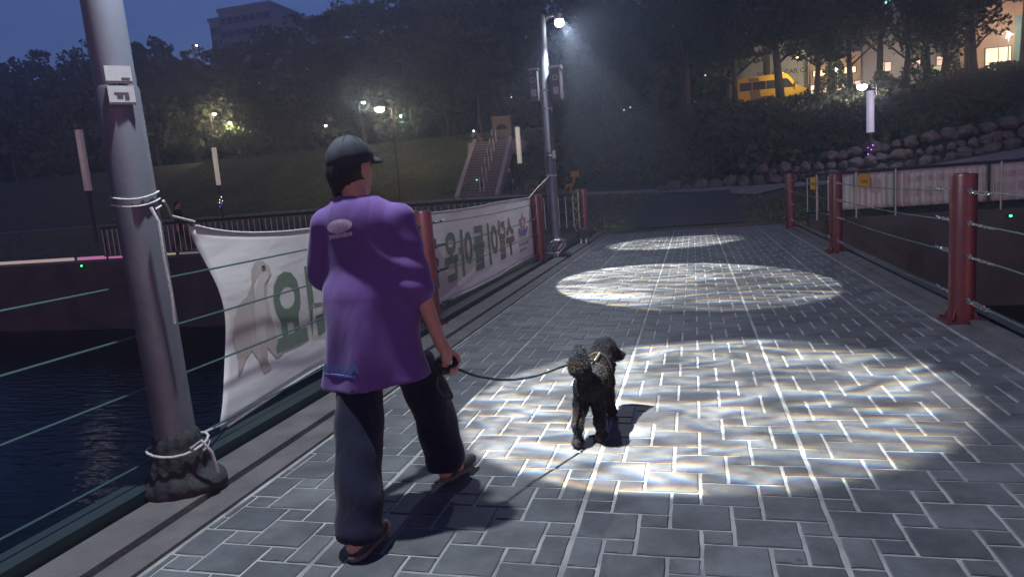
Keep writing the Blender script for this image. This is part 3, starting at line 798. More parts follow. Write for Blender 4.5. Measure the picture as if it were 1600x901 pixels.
# ---- ropes
def wraps(cx, cy, z0, r, turns, dz, n=18):
    return [(cx + r * math.cos(2 * math.pi * i / n), cy + r * math.sin(2 * math.pi * i / n), z0 + dz * i / n + 0.012 * math.sin(i * 0.7)) for i in range(int(turns * n) + 1)]
rp = empty('tie_rope', (PLX, PLY, 1.5)); tag(rp, 'white rope wound round the nearest pole, tying the upper corner of the banner', 'rope')
off = Vector((-PLX, -PLY, -1.5))
def rope_part(name, pts, r, parent, o_):
    return MB().tube([Vector(p) + o_ for p in pts], r, 6).build(name, M['rope'], parent, True)
rope_part('winding', wraps(PLX - 0.03, PLY, 1.46, 0.106, 2.6, 0.035), 0.005, rp, off)
rope_part('line', [(PLX + 0.03, PLY + 0.115, 1.50), (PLX - 0.03, PLY + 0.2, 1.475), (BX + 0.05, 3.28, 1.42), (BX, 3.52, 1.375)], 0.0075, rp, off)
rope_part('loose_end', [(PLX + 0.10, PLY - 0.055, 1.47), (PLX + 0.128, PLY - 0.05, 1.40), (PLX + 0.122, PLY - 0.045, 1.22), (PLX + 0.13, PLY - 0.04, 1.05), (PLX + 0.124, PLY - 0.04, 0.9)], 0.008, rp, off)
rp = empty('tie_rope', (PLX, PLY, 0.25)); tag(rp, 'white rope round the wrapped pole base, tying the lower corner of the banner', 'rope')
off = Vector((-PLX, -PLY, -0.25))
rope_part('winding', wraps(PLX, PLY, 0.235, 0.146, 1.4, 0.03), 0.0065, rp, off)
rope_part('line', [(PLX - 0.02, PLY + 0.15, 0.27), (PLX - 0.1, 3.15, 0.21), (BX + 0.02, 3.52, 0.13)], 0.007, rp, off)
rope_part('loop', [(PLX + 0.13, PLY - 0.06, 0.27), (PLX + 0.19, PLY - 0.05, 0.31), (PLX + 0.225, PLY - 0.03, 0.24), (PLX + 0.22, PLY, 0.12)], 0.008, rp, off)
rp = empty('tie_rope', (PCX, PCY, 1.6)); tag(rp, 'white rope from the slim pole down to the far upper banner corner', 'rope')
off = Vector((-PCX, -PCY, -1.6))
rope_part('winding', wraps(PCX, PCY, 1.60, 0.098, 1.6, 0.02), 0.009, rp, off)
rope_part('line', [(PCX - 0.04, PCY - 0.09, 1.6), (BX + 0.05, 12.8, 1.4), (BX, 12.3, 1.25)], 0.009, rp, off)
wr_ = empty('wire_bundle', (PCX + 0.05, PCY - 0.15, 0)); tag(wr_, 'tangled pale wires at the foot of the slim pole', 'wire')
for q in range(5):
    r_ = random.Random(q)
    pts = [(r_.uniform(-0.02, 0.02), 0.06, 0.42)] + [(0.16 * math.cos(a + q) + r_.uniform(-.03, .03), -0.05 + 0.08 * math.sin(a * 1.3 + q), 0.24 + 0.13 * math.sin(a + q * 1.7)) for a in np.linspace(0, 5, 10)] + [(r_.uniform(-.1, .1), -0.1, 0.045)]
    MB().tube(pts, 0.008, 5).build('wire', M['galv'], wr_, True)
fb = surface([cone((0, 0, 0.05), (0.18, -0.05, 0.06), 0.10, 0.085, 0.03), ell((-0.06, 0.05, 0.08), (0.13, 0.12, 0.10), 0.04)], (-0.3, -0.3, 0), (0.4, 0.3, 0.3), 0.02, lambda X, Y, Z, V: np.maximum(V + 0.012 * np.sin(25 * X + 17 * Y) * np.sin(30 * Z), 0.036 - Z))
tag(link('foot_wrap', fb, M['black_sheet'], None, (PCX + 0.05, PCY - 0.1, 0)), 'black plastic wrap lying at the foot of the slim pole', 'plastic wrap')
bxr = empty('equipment_case', (-2.52, 16.1, 0.035)); tag(bxr, 'small black case on two pale feet by the far left post', 'case')
MB().bevbox((-0.12, -0.14, 0.12), (0.16, 0.14, 0.36), 0.03).build('body', M['black'], bxr)
for sx in (-0.06, 0.06): MB().box((sx - 0.012, -0.12, 0), (sx + 0.012, -0.09, 0.12)).build('foot', M['white_plate'], bxr)

# ================================================================== PERSON
PB = Vector((-1.42, 2.78, 0.0))
person = empty('person', PB)
tag(person, 'person in purple T-shirt, navy trousers and dark cap walking away holding a leash', 'person')
HC = Vector((-1.458, 2.825, 1.575))            # the head is turned a little to the right
TURN = R(17)
fwd = Vector((math.sin(TURN), math.cos(TURN), 0)); rgt = Vector((math.cos(TURN), -math.sin(TURN), 0))
rows = (tuple(rgt), tuple(fwd), (0, 0, 1))
def hp(a, b_, c_): return tuple(HC + rgt * a + fwd * b_ + Vector((0, 0, c_)))
LS, RS = (-1.60, 2.79, 1.335), (-1.235, 2.80, 1.335)
RE, RW = (-1.165, 2.775, 1.02), (-1.103, 2.80, 0.775)
LE, LW = (-1.665, 2.86, 1.06), (-1.57, 3.05, 1.00)
LH, LK, LA = (-1.470, 2.765, 0.87), (-1.450, 2.63, 0.47), (-1.366, 2.36, 0.095)
RH, RK, RA = (-1.335, 2.80, 0.87), (-1.27, 3.00, 0.50), (-1.24, 3.06, 0.13)
body = [ell(hp(0, 0, 0.01), (0.076, 0.094, 0.108), 0.02, rot=rows), cone(hp(0, 0.035, -0.06), hp(0, 0.06, -0.10), 0.058, 0.034, 0.03),
        cone(hp(0, 0.09, 0.0), hp(0, 0.113, -0.035), 0.011, 0.015, 0.012), cone(hp(-0.02, 0.088, -0.066), hp(0.02, 0.088, -0.066), 0.009, 0.009, 0.008),
        ell(hp(0.080, -0.008, -0.015), (0.012, 0.022, 0.034), 0.008, rot=rows), ell(hp(-0.080, -0.008, -0.015), (0.012, 0.022, 0.034), 0.008, rot=rows),
        cone(tuple(HC + Vector((0, -0.02, -0.06))), (-1.425, 2.79, 1.40), 0.052, 0.060, 0.03),
        cone((-1.425, 2.79, 1.36), LS, 0.06, 0.055, 0.04), cone((-1.425, 2.79, 1.36), RS, 0.06, 0.055, 0.04),
        cone((-1.42, 2.79, 1.27), (-1.42, 2.79, 0.92), 0.13, 0.125, 0.05, s=(1.2, 0.75, 1), m=1.3),
        cone(RS, RE, 0.048, 0.040, 0.03), cone(RE, RW, 0.040, 0.027, 0.015), cone(LS, LE, 0.048, 0.040, 0.03), cone(LE, LW, 0.040, 0.027, 0.015),
        cone(LH, LK, 0.085, 0.055, 0.03), cone(LK, LA, 0.055, 0.034, 0.02), cone(RH, RK, 0.085, 0.055, 0.03), cone(RK, RA, 0.055, 0.034, 0.02),
        cone(LA, (-1.371, 2.335, 0.06), 0.036, 0.034, 0.02), cone((-1.366, 2.36, 0.06), (-1.341, 2.55, 0.035), 0.036, 0.03, 0.02),
        cone(RA, (-1.24, 3.04, 0.075), 0.036, 0.034, 0.02), cone((-1.24, 3.06, 0.075), (-1.175, 3.23, 0.045), 0.036, 0.03, 0.02)]
# right hand: palm below the wrist, four fingers and a thumb closed round the leash handle
PALM = Vector((-1.088, 2.815, 0.715))
body += [ell(tuple(PALM), (0.024, 0.040, 0.046), 0.012), cone(RW, tuple(PALM + Vector((0, 0, 0.03))), 0.026, 0.026, 0.015)]
for k, (dy, L) in enumerate(((0.034, 0.9), (0.012, 1.0), (-0.010, 0.95), (-0.030, 0.78))):
    p0 = PALM + Vector((-0.006, dy, -0.036)); p1 = p0 + Vector((0.004, 0.002, -0.030 * L)); p2 = p1 + Vector((0.030 * L, 0.002, -0.012)); p3 = p2 + Vector((0.008, 0, 0.024 * L))
    body += [cone(tuple(p0), tuple(p1), 0.0098, 0.0092, 0.004), cone(tuple(p1), tuple(p2), 0.0092, 0.0088, 0.004), cone(tuple(p2), tuple(p3), 0.0088, 0.008, 0.004)]
t0 = PALM + Vector((0.008, 0.034, 0.012)); t1 = t0 + Vector((0.024, 0.018, -0.022)); t2 = t1 + Vector((0.012, -0.014, -0.024))
body += [cone(tuple(t0), tuple(t1), 0.013, 0.011, 0.008), cone(tuple(t1), tuple(t2), 0.011, 0.009, 0.005)]
LP = Vector((-1.545, 3.09, 0.995))
body += [ell(tuple(LP), (0.032, 0.045, 0.022), 0.012)]
for k in range(4):
    p0 = LP + Vector((0.03 - 0.02 * k, 0.03, 0)); p1 = p0 + Vector((0.004, 0.035, -0.004)); p2 = p1 + Vector((0.002, 0.016, -0.022))
    body += [cone(tuple(p0), tuple(p1), 0.0095, 0.009, 0.004), cone(tuple(p1), tuple(p2), 0.009, 0.008, 0.004)]
body += [cone(tuple(LP + Vector((0.02, -0.01, 0.005))), tuple(LP + Vector((0.05, 0.025, 0.008))), 0.012, 0.010, 0.006)]
link('body', surface(body, (-1.78, 2.26, 0), (-0.98, 3.34, 1.74), 0.0075, None, tuple(PB)), M['skin'], person)
for s_ in (-1, 1):
    MB().lathe([(0.0, -0.009), (0.007, -0.006), (0.009, 0), (0.007, 0.006), (0.0, 0.009)], tuple(Vector(hp(0.03 * s_, 0.084, 0.005)) - PB), 10).build('eye', M['black'], person, True)
# shirt
shirt = [cone((-1.415, 2.785, 1.29), (-1.402, 2.785, 0.98), 0.172, 0.180, 0.05, s=(1.10, 0.68, 1), m=1.3), cone((-1.402, 2.785, 0.98), (-1.396, 2.740, 0.56), 0.180, 0.218, 0.05, s=(1.12, 0.93, 1), m=1.3),
         cone((-1.425, 2.785, 1.385), (LS[0] + 0.02, LS[1], LS[2] - 0.005), 0.062, 0.066, 0.04), cone((-1.425, 2.785, 1.385), (RS[0] - 0.02, RS[1], RS[2] - 0.005), 0.062, 0.066, 0.04),
         cone(RS, (-1.178, 2.775, 1.045), 0.070, 0.074, 0.035), cone(LS, (-1.665, 2.845, 1.10), 0.066, 0.070, 0.035)]
def shirt_post(X, Y, Z, V):
    f = 0.0105 * np.sin(27 * X + 2.5 * np.sin(5 * Z) + 6 * (Z - 0.9)) * np.clip((1.25 - Z) * 2.2, 0, 1) + 0.007 * np.sin(11 * Z + 15 * X + 4 * Y) + 0.004 * np.sin(38 * X - 13 * Z) * np.clip((1.0 - Z) * 2, 0, 1)
    f += 0.006 * np.sin(60 * Z + 22 * X) * np.exp(-((X + 1.19) ** 2 + (Z - 1.12) ** 2) / 0.012)
    f += 0.007 * np.sin(34 * (X + Z * 0.9)) * np.exp(-((X + 1.27) ** 2 + (Z - 1.20) ** 2) / 0.014)
    V = V + f
    hem = 0.625 + 0.012 * np.sin(9 * X) + 0.03 * np.clip(X + 1.42, 0, 1)
    torso = np.abs(X + 1.415) < 0.245
    V = np.where(Z < hem, np.maximum(V, hem - Z), V)
    dn = np.sqrt((X + 1.425) ** 2 + (Y - 2.80) ** 2)
    V = np.maximum(V, np.where(dn < 0.075, Z - 1.412 - 0.2 * np.clip(2.78 - Y, 0, 1), -1))
    return V
sm = surface(shirt, (-1.86, 2.52, 0.58), (-1.00, 3.08, 1.52), 0.0085, shirt_post, tuple(PB))
so_ = link('shirt', sm, M['shirt'], person)
MB().torus(tuple(Vector((-1.427, 2.797, 1.412)) - PB), (0.1, 0.25, 1), 0.070, 0.010, 28, 8).build('collar', M['shirt'], so_, True)
# prints on the back, laid on the cloth
bvh = BVHTree.FromPolygons([v.co.copy() for v in sm.vertices], [tuple(p.vertices) for p in sm.polygons])
def on_back(x, z, lift=0.003):
    h = bvh.ray_cast(Vector((x, 2.3, z)) - PB, Vector((0, 1, 0)))
    return (h[0] + Vector((0, -lift, 0))) if h[0] is not None else Vector((x, 2.66, z)) - PB
def back_poly(pts, m_, name, lift=0.003, parent=None):
    """polygon on the back: fan over a fine grid so that it follows the cloth"""
    c = (sum(p[0] for p in pts) / len(pts), sum(p[1] for p in pts) / len(pts))
    vs = [on_back(*c, lift)]; n = len(pts); rings_ = 4
    for k in range(1, rings_ + 1):
        for p in pts: vs.append(on_back(c[0] + (p[0]-c[0]) * k / rings_, c[1] + (p[1]-c[1]) * k / rings_, lift))
    fs = [(0, 1 + i, 1 + (i + 1) % n) for i in range(n)]
    for k in range(rings_ - 1):
        for i in range(n):
            j = (i + 1) % n; fs.append((1 + k*n + i, 1 + (k+1)*n + i, 1 + (k+1)*n + j, 1 + k*n + j))
    mb = MB(); mb.add(vs, fs)
    return mb.build(name, m_, parent or so_, True)
OC = (-1.468, 1.325)
ov = back_poly([(OC[0] + 0.071 * math.cos(a), OC[1] + 0.029 * math.sin(a) + 0.006 * math.cos(a)) for a in np.linspace(0, 2 * math.pi, 24, endpoint=False)], M['print_lilac'], 'oval_print')
for k in range(7):
    x = OC[0] - 0.048 + 0.015 * k; s_ = 0.014 if k % 2 else 0.010
    back_poly([(x - 0.006, OC[1] + s_), (x - 0.002, OC[1] + s_), (x + 0.007, OC[1] - s_), (x + 0.003, OC[1] - s_)], M['print_purple'], 'print_stroke', 0.0055)
for k in range(9):
    x = OC[0] - 0.066 + 0.0150 * k; z = OC[1] - 0.046 + 0.0015 * k; hh = 0.008 if k % 3 else 0.010
    back_poly([(x, z - hh), (x + 0.0125, z - hh), (x + 0.0125, z + hh), (x, z + hh)], M['print_lilac'], 'print_letter_mark', 0.003)
for k in range(16):
    x = -1.625 + 0.0135 * k; z = 0.715 + 0.0006 * k; hh = 0.010 + 0.004 * ((k * 7) % 3)
    sl_ = 0.006 if k % 2 else -0.004
    back_poly([(x - sl_, z + hh), (x - sl_ + 0.0065, z + hh), (x + sl_ + 0.0065, z - hh), (x + sl_, z - hh)], M['print_teal'], 'hem_print_stroke', 0.003)
back_poly([(-1.425, 0.752), (-1.402, 0.756), (-1.378, 0.715), (-1.392, 0.712), (-1.408, 0.738), (-1.418, 0.705), (-1.43, 0.703)], M['print_teal'], 'hem_print_peak', 0.003)
back_poly([(-1.625, 0.690), (-1.40, 0.700), (-1.40, 0.692), (-1.625, 0.682)], M['print_teal'], 'hem_print_line', 0.003)
# trousers
LHm, RHm = (-1.373, 2.395, 0.085), (-1.24, 3.065, 0.135)
tr = [cone(LH, LK, 0.098, 0.096, 0.04), cone(LK, LHm, 0.098, 0.092, 0.03), cone(RH, RK, 0.098, 0.098, 0.04), cone(RK, RHm, 0.100, 0.094, 0.03), cone((-1.49, 2.785, 0.93), (-1.35, 2.785, 0.93), 0.12, 0.12, 0.06)]
def tr_post(X, Y, Z, V):
    V = V + 0.006 * np.sin(34 * Z + 14 * X + 9 * Y) * np.clip((0.6 - Z) * 2, 0, 1) + 0.005 * np.sin(40 * X + 6 * Z) + 0.004 * np.sin(31 * Y - 9 * Z)
    left = Y < 2.70
    V = np.where(left & (X < -1.27), np.maximum(V, (0.068 - Z)), V)
    V = np.where(~left & (Z < 0.3), np.maximum(V, 0.055 + 0.25 * np.clip(3.10 - Y, -0.1, 0.1) - Z), V)
    return np.maximum(V, Z - 0.70)
link('trousers', surface(tr, (-1.70, 2.22, 0.0), (-1.00, 3.26, 1.06), 0.0095, tr_post, tuple(PB)), M['trouser'], person)
# shoes
def shoe(c, ang, lift, parent_name):
    rw = rotz_rows(ang)
    def q(a, b_, z): return (c[0] + a * math.cos(ang) - b_ * math.sin(ang), c[1] + a * math.sin(ang) + b_ * math.cos(ang), z + lift)
    sole = [ell(q(0, -0.075, 0.020), (0.038, 0.052, 0.022), 0.02, rot=rw), ell(q(0, 0.03, 0.020), (0.040, 0.11, 0.022), 0.02, rot=rw)]
    up = [ell(q(0, -0.065, 0.045), (0.036, 0.048, 0.035), 0.02, rot=rw), ell(q(0, 0.05, 0.045), (0.040, 0.095, 0.034), 0.02, rot=rw), ell(q(0, -0.06, 0.085), (0.026, 0.035, 0.045), 0.01, rot=rw, neg=True)]
    lo, hi = (c[0] - 0.18, c[1] - 0.2, -0.02), (c[0] + 0.18, c[1] + 0.2, 0.22)
    cut = lambda X, Y, Z, V: np.maximum(V, 0.006 + lift - Z)
    up_o = link('shoe', surface(up, lo, hi, 0.007, lambda X, Y, Z, V: np.maximum(V, 0.026 + lift - Z), tuple(PB)), M['shoe'], person)
    link('sole', surface(sole, lo, hi, 0.007, lambda X, Y, Z, V: np.maximum(np.maximum(V, 0.004 + lift - Z), Z - 0.032 - lift), tuple(PB)), M['sole'], up_o)
shoe((-1.354, 2.42), R(-6), 0.0, 'left')
shoe((-1.21, 3.145), R(-20), 0.012, 'right')
# cap and hair
def cap_post(X, Y, Z, V):
    d_ = (X - HC.x) * fwd.x + (Y - HC.y) * fwd.y
    rim = HC.z + 0.012 + 0.14 * d_
    return np.maximum(V + 0.0015 * np.sin(90 * X) * np.sin(80 * Y), rim - Z)
capo = link('cap', surface([ell(hp(0, -0.003, 0.028), (0.097, 0.112, 0.108), 0.02, rot=rows)], (HC.x - 0.2, HC.y - 0.2, HC.z - 0.1), (HC.x + 0.2, HC.y + 0.2, HC.z + 0.2), 0.006, cap_post, tuple(PB)), M['cap'], person)
link('brim', surface([ell(hp(0, 0.110, 0.012), (0.082, 0.045, 0.035), 0.01, rot=rows), ell(hp(0, 0.090, -0.014), (0.092, 0.055, 0.038), 0.01, rot=rows, neg=True)], (HC.x - 0.25, HC.y - 0.2, HC.z - 0.1), (HC.x + 0.25, HC.y + 0.3, HC.z + 0.12), 0.006, lambda X, Y, Z, V: np.maximum(V, HC.z + 0.012 - Z), tuple(PB)), M['cap'], capo)
MB().lathe([(0.0, -0.004), (0.009, -0.002), (0.009, 0.003), (0.0, 0.006)], tuple(Vector(hp(0, -0.003, 0.136)) - PB), 10).build('button', M['cap'], capo, True)
for ang_ in (0.0, math.pi / 3, -math.pi / 3):
    pts = []
    for q in np.linspace(-1.25, 1.25, 17):
        u_, z_ = math.sin(q), math.cos(q)
        pts.append(Vector(hp(0.0975 * u_ * math.cos(ang_), -0.003 + 0.1125 * u_ * math.sin(ang_), 0.028 + 0.1085 * z_)) - PB)
    MB().tube(pts, 0.0022, 5).build('seam', M['cap'], capo, True)
cb_ = MB()
a0 = Vector(hp(-0.055, -0.093, 0.000)) - PB; a1 = Vector(hp(-0.040, -0.100, -0.012)) - PB
cb_.tube([a0, a1], 0.0045, 6); cb_.build('clasp', M['galv'], capo)
def hair_post(X, Y, Z, V):
    a_ = np.arctan2((X - HC.x) * rgt.x + (Y - HC.y) * rgt.y, (X - HC.x) * fwd.x + (Y - HC.y) * fwd.y)
    V = V + 0.002 * np.sin(46 * a_ + 12 * Z) + 0.0015 * np.sin(90 * a_ - 30 * Z)
    f = (X - HC.x) * fwd.x + (Y - HC.y) * fwd.y
    side = (X - HC.x) * rgt.x + (Y - HC.y) * rgt.y
    low = HC.z - 0.105 + 0.05 * np.clip(side / 0.08, -0.4, 1) + 0.006 * np.sin(60 * a_)
    V = np.maximum(V, np.maximum(f - 0.005, Z - (HC.z + 0.05)))
    V = np.maximum(V, low - Z)
    return V
link('hair', surface([ell(hp(0, -0.012, -0.005), (0.085, 0.098, 0.110), 0.02, rot=rows), cone(hp(-0.02, -0.055, -0.03), hp(-0.03, -0.045, -0.10), 0.056, 0.040, 0.03)], (HC.x - 0.22, HC.y - 0.22, HC.z - 0.2), (HC.x + 0.2, HC.y + 0.2, HC.z + 0.15), 0.006, hair_post, tuple(PB)), M['hair'], person)

# ================================================================== DOG
DB = Vector((-0.58, 3.85, 0))
dog = empty('dog', DB); tag(dog, 'small black curly-coated dog with pale harness standing in the projected light', 'dog')
HIP, CH = (-0.605, 3.66, 0.325), (-0.585, 4.00, 0.325)
DH = Vector((-0.562, 4.11, 0.410)); df = Vector((0.86, 0.5, -0.1)).normalized(); dr = Vector((df.y, -df.x, 0)).normalized()
def dp(a, b_, c_): return tuple(DH + dr * a + df * b_ + Vector((0, 0, c_)))
dg = [cone(HIP, CH, 0.064, 0.074, 0.04), ell((-0.585, 4.03, 0.32), (0.070, 0.080, 0.105), 0.04), cone((-0.605, 3.66, 0.315), (-0.59, 3.98, 0.285), 0.052, 0.070, 0.03),
      # hind legs: thigh, knee forward, hock back, upright shank, paw
      cone((-0.640, 3.665, 0.30), (-0.655, 3.685, 0.20), 0.038, 0.033, 0.025), cone((-0.655, 3.685, 0.20), (-0.662, 3.585, 0.115), 0.036, 0.026, 0.025), cone((-0.662, 3.585, 0.115), (-0.664, 3.57, 0.03), 0.024, 0.020, 0.02), cone((-0.664, 3.57, 0.024), (-0.662, 3.605, 0.022), 0.030, 0.024, 0.015),
      cone((-0.570, 3.675, 0.30), (-0.560, 3.715, 0.20), 0.038, 0.033, 0.025), cone((-0.560, 3.715, 0.20), (-0.550, 3.665, 0.11), 0.036, 0.026, 0.025), cone((-0.550, 3.665, 0.11), (-0.546, 3.67, 0.03), 0.024, 0.021, 0.02), cone((-0.546, 3.67, 0.024), (-0.546, 3.705, 0.022), 0.031, 0.025, 0.015),
      # front legs
      cone((-0.625, 4.04, 0.25), (-0.622, 4.08, 0.13), 0.038, 0.027, 0.02), cone((-0.622, 4.08, 0.13), (-0.620, 4.095, 0.028), 0.026, 0.022, 0.015), cone((-0.620, 4.095, 0.024), (-0.617, 4.13, 0.022), 0.030, 0.025, 0.015),
      cone((-0.548, 4.05, 0.25), (-0.543, 4.085, 0.13), 0.038, 0.027, 0.02), cone((-0.543, 4.085, 0.13), (-0.541, 4.10, 0.028), 0.026, 0.022, 0.015), cone((-0.541, 4.10, 0.024), (-0.538, 4.135, 0.022), 0.030, 0.025, 0.015),
      # neck and head turned to the right, muzzle, ears
      cone((-0.58, 4.03, 0.36), tuple(DH), 0.062, 0.056, 0.03), ell(tuple(DH + Vector((0, 0, 0.010))), (0.066, 0.066, 0.066), 0.02),
      cone(dp(0, 0.04, -0.016), dp(0, 0.095, -0.034), 0.036, 0.029, 0.015), ell(dp(0, 0.122, -0.026), (0.012, 0.012, 0.011), 0.006),
      cone(dp(0.055, -0.005, 0.02), dp(0.070, 0.0, -0.065), 0.024, 0.028, 0.015), cone(dp(-0.055, -0.005, 0.02), dp(-0.070, 0.0, -0.065), 0.024, 0.028, 0.015),
      # tail carried up, a fluffy plume
      cone((-0.61, 3.60, 0.38), (-0.625, 3.575, 0.45), 0.030, 0.040, 0.02), ell((-0.634, 3.590, 0.478), (0.033, 0.034, 0.046), 0.02), ell((-0.648, 3.578, 0.450), (0.026, 0.028, 0.036), 0.02), ell((-0.628, 3.61, 0.515), (0.022, 0.024, 0.028), 0.02)]
def fur_post(X, Y, Z, V):
    return np.maximum(V + 0.0032 * np.sin(105 * X + 3 * np.sin(60 * Z)) * np.sin(95 * Y + 2 * np.sin(70 * X)) * np.sin(100 * Z + 2 * np.sin(50 * Y)) + 0.004 * np.sin(47 * X + 30 * Z) * np.sin(52 * Y - 20 * Z), 0.002 - Z)
dm = surface(dg, (-0.86, 3.42, -0.02), (-0.28, 4.34, 0.62), 0.0065, fur_post, tuple(DB))
dbo = link('body', dm, M['dog'], dog)
# coat: short curled strands all over
co = np.empty(len(dm.vertices) * 3, np.float32); dm.vertices.foreach_get('co', co); co = co.reshape(-1, 3)
no = np.empty(len(dm.vertices) * 3, np.float32); dm.vertices.foreach_get('normal', no); no = no.reshape(-1, 3)
keep = np.tile(np.arange(len(co)), 4); keep = keep[co[keep, 2] > 0.02]
c_, n_ = co[keep] + rng.normal(size=(len(keep), 3)) * 0.002, no[keep]; t_ = rng.normal(size=c_.shape); t_ -= n_ * (t_ * n_).sum(1, keepdims=True); t_ /= np.linalg.norm(t_, axis=1, keepdims=True)
s_ = np.cross(n_, t_); Lh = rng.uniform(0.006, 0.014, len(c_))[:, None]
tail = (c_[:, 2] > 0.40) & (c_[:, 1] < -0.15); Lh[tail] *= 1.9; n_ = n_ + np.array([0, 0, 0.3]) * tail[:, None]; Lh[c_[:, 2] < 0.2] *= 0.6
w_ = 0.0011
p0 = c_ - s_ * w_; p1 = c_ + s_ * w_; m0 = c_ + n_ * Lh * 0.65 + t_ * Lh * 0.35 - s_ * w_ * 0.8; m1 = m0 + s_ * w_ * 1.6; e0 = c_ + n_ * Lh * 0.75 + t_ * Lh * 0.95
nn = len(c_); Vf = np.concatenate([p0, p1, m1, m0, e0, e0 + s_ * 0.0006]); I = np.arange(nn)
Ff = np.concatenate([np.stack([I, I + nn, I + 2*nn, I + 3*nn], 1), np.stack([I + 3*nn, I + 2*nn, I + 5*nn, I + 4*nn], 1)])
tag(link('coat', np_mesh('coat', Vf, Ff, True), M['dog'], dog), kind='stuff')
bvd = BVHTree.FromPolygons([v.co.copy() for v in dm.vertices], [tuple(p.vertices) for p in dm.polygons])
def around_body(y, z0, tilt, r0=0.25, n=28, lift=0.012):
    pts = []
    for i in range(n):
        a = 2 * math.pi * i / n; d = Vector((math.cos(a), tilt * math.sin(a), math.sin(a)))
        c = Vector((-0.598, y, z0)) - DB
        h = bvd.ray_cast(c + d * r0, -d)
        pts.append((h[0] + d.normalized() * lift) if h[0] is not None and (h[0] - c).length < 0.17 else c + d * 0.095)
    return pts
for y, z0, tl_ in ((3.95, 0.325, 0.35), (3.83, 0.322, 0.05)):
    MB().tube(around_body(y, z0, tl_), 0.006, 6, closed=True).build('harness_strap', M['harness_dark'], dog, True)
MB().tube([Vector((-0.588, 3.83, 0.418)) - DB, Vector((-0.58, 3.89, 0.422)) - DB, Vector((-0.57, 3.97, 0.432)) - DB], 0.006, 6).build('harness_back', M['harness'], dog, True)
MB().bevbox((-0.008, -0.008, -0.010), (0.008, 0.008, 0.008), 0.002).build('collar_tag', M['red'], dog, loc=Vector((-0.500, 4.08, 0.330)) - DB)
for s2 in (-1, 1):
    MB().lathe([(0.0, -0.008), (0.006, -0.005), (0.008, 0), (0.006, 0.005), (0, 0.008)], tuple(Vector(dp(0.028 * s2, 0.062, 0.022)) - DB), 8).build('eye', M['black'], dog, True)

# ---- leash
lz = empty('dog_leash', (-1.07, 2.82, 0.69)); tag(lz, 'black leash sagging from the hand to the dog harness', 'leash'); o_ = Vector((1.07, -2.82, -0.69))
ctrl = [(-1.082, 2.815, 0.672), (-1.06, 2.86, 0.645), (-1.005, 2.98, 0.575), (-0.92, 3.16, 0.505), (-0.82, 3.37, 0.465), (-0.72, 3.60, 0.452), (-0.645, 3.76, 0.432), (-0.59, 3.83, 0.427)]
def smooth_pts(c, n=40):
    c = [Vector(p) for p in c]; out = []
    for i in range(len(c) - 1):
        p0, p1, p2, p3 = c[max(i-1, 0)], c[i], c[i+1], c[min(i+2, len(c)-1)]
        for k in range(8):
            t = k / 8
            out.append(0.5 * ((2*p1) + (p2-p0)*t + (2*p0-5*p1+4*p2-p3)*t*t + (3*p1-p0-3*p2+p3)*t**3))
    return out + [c[-1]]
MB().tube([p + o_ for p in smooth_pts(ctrl)], 0.0065, 6).build('line', M['leash'], lz, True)
MB().tube([p + o_ for p in smooth_pts([(-1.10, 2.76, 0.665), (-1.078, 2.79, 0.655), (-1.066, 2.84, 0.66), (-1.07, 2.88, 0.69), (-1.10, 2.85, 0.70), (-1.115, 2.78, 0.695), (-1.10, 2.76, 0.665)])], 0.016, 8).build('handle', M['leash'], lz, True)
MB().tube([p + o_ for p in smooth_pts([(-1.115, 2.79, 0.68), (-1.135, 2.785, 0.60), (-1.115, 2.79, 0.545), (-1.075, 2.80, 0.53), (-1.09, 2.80, 0.575), (-1.12, 2.79, 0.64)])], 0.007, 6).build('loop', M['leash'], lz, True)

# ================================================================== FAR BANK
def on_ground(px, py, y0=19.3, y1=62.0):
    """where the sight line through a photo pixel meets the far bank"""
    best = None
    for i in range(400):
        y = y0 + (y1 - y0) * i / 399; p = at(px, py, y); d = p.z - terr(p.x, p.y)
        if d <= 0: return Vector((p.x, p.y, terr(p.x, p.y)))
        if best is None or d < best[0]: best = (d, Vector((p.x, p.y, terr(p.x, p.y))))
    return best[1]

# ---- railings along the bank edge, bar by bar
bar_me = MB().tube([(0, 0, 0), (0, 0, 0.86)], 0.013, 6).mesh('bar', True); bar_me.materials.append(M['silver'])
def bank_railing(x0, x1, y, label, step, top):
    root = empty('bank_railing', (x0, y, 0.05)); tag(root, label, 'railing', 'railings along the far bank')
    n = int((x1 - x0) / step)
    for i in range(n + 1):
        link('bar', bar_me, None, root, (i * step, 0, top - 0.92))
    MB().tube([(-0.05, 0, top), (x1 - x0 + 0.05, 0, top)], 0.035, 8).build('top_rail', M['rail_dark'], root, True)
    MB().tube([(-0.05, 0, top - 0.93), (x1 - x0 + 0.05, 0, top - 0.93)], 0.02, 8).build('bottom_rail', M['rail_dark'], root, True)
    i = 0; pm = MB().tube([(0, 0, 0), (0, 0, top)], 0.03, 8).mesh('stanchion', True); pm.materials.append(M['rail_dark'])
    while i * 2.0 <= x1 - x0:
        link('stanchion', pm, None, root, (i * 2.0, 0.05, 0)); i += 1
    return root
bank_railing(-19.0, -3.1, 18.8, 'pale barred railing with dark top rail along the bank behind the banner', 0.2, 1.10)
bank_railing(2.75, 12.5, 18.8, 'railing of thin pale bars in front of the cream sheet', 0.24, 1.13)
tall = MB().tube([(0, 0, -0.12), (0, 0, 1.12)], 0.021, 6).mesh('tall_bar', True); tall.materials.append(M['silver'])
rg = empty('guide_bars', (0, 18.7, 0.06)); tag(rg, 'taller bright upright bars standing before the cream sheet', 'bars')
for x in (2.95, 3.85, 4.72, 6.95): link('bar', tall, None, rg, (x, 0, 0))
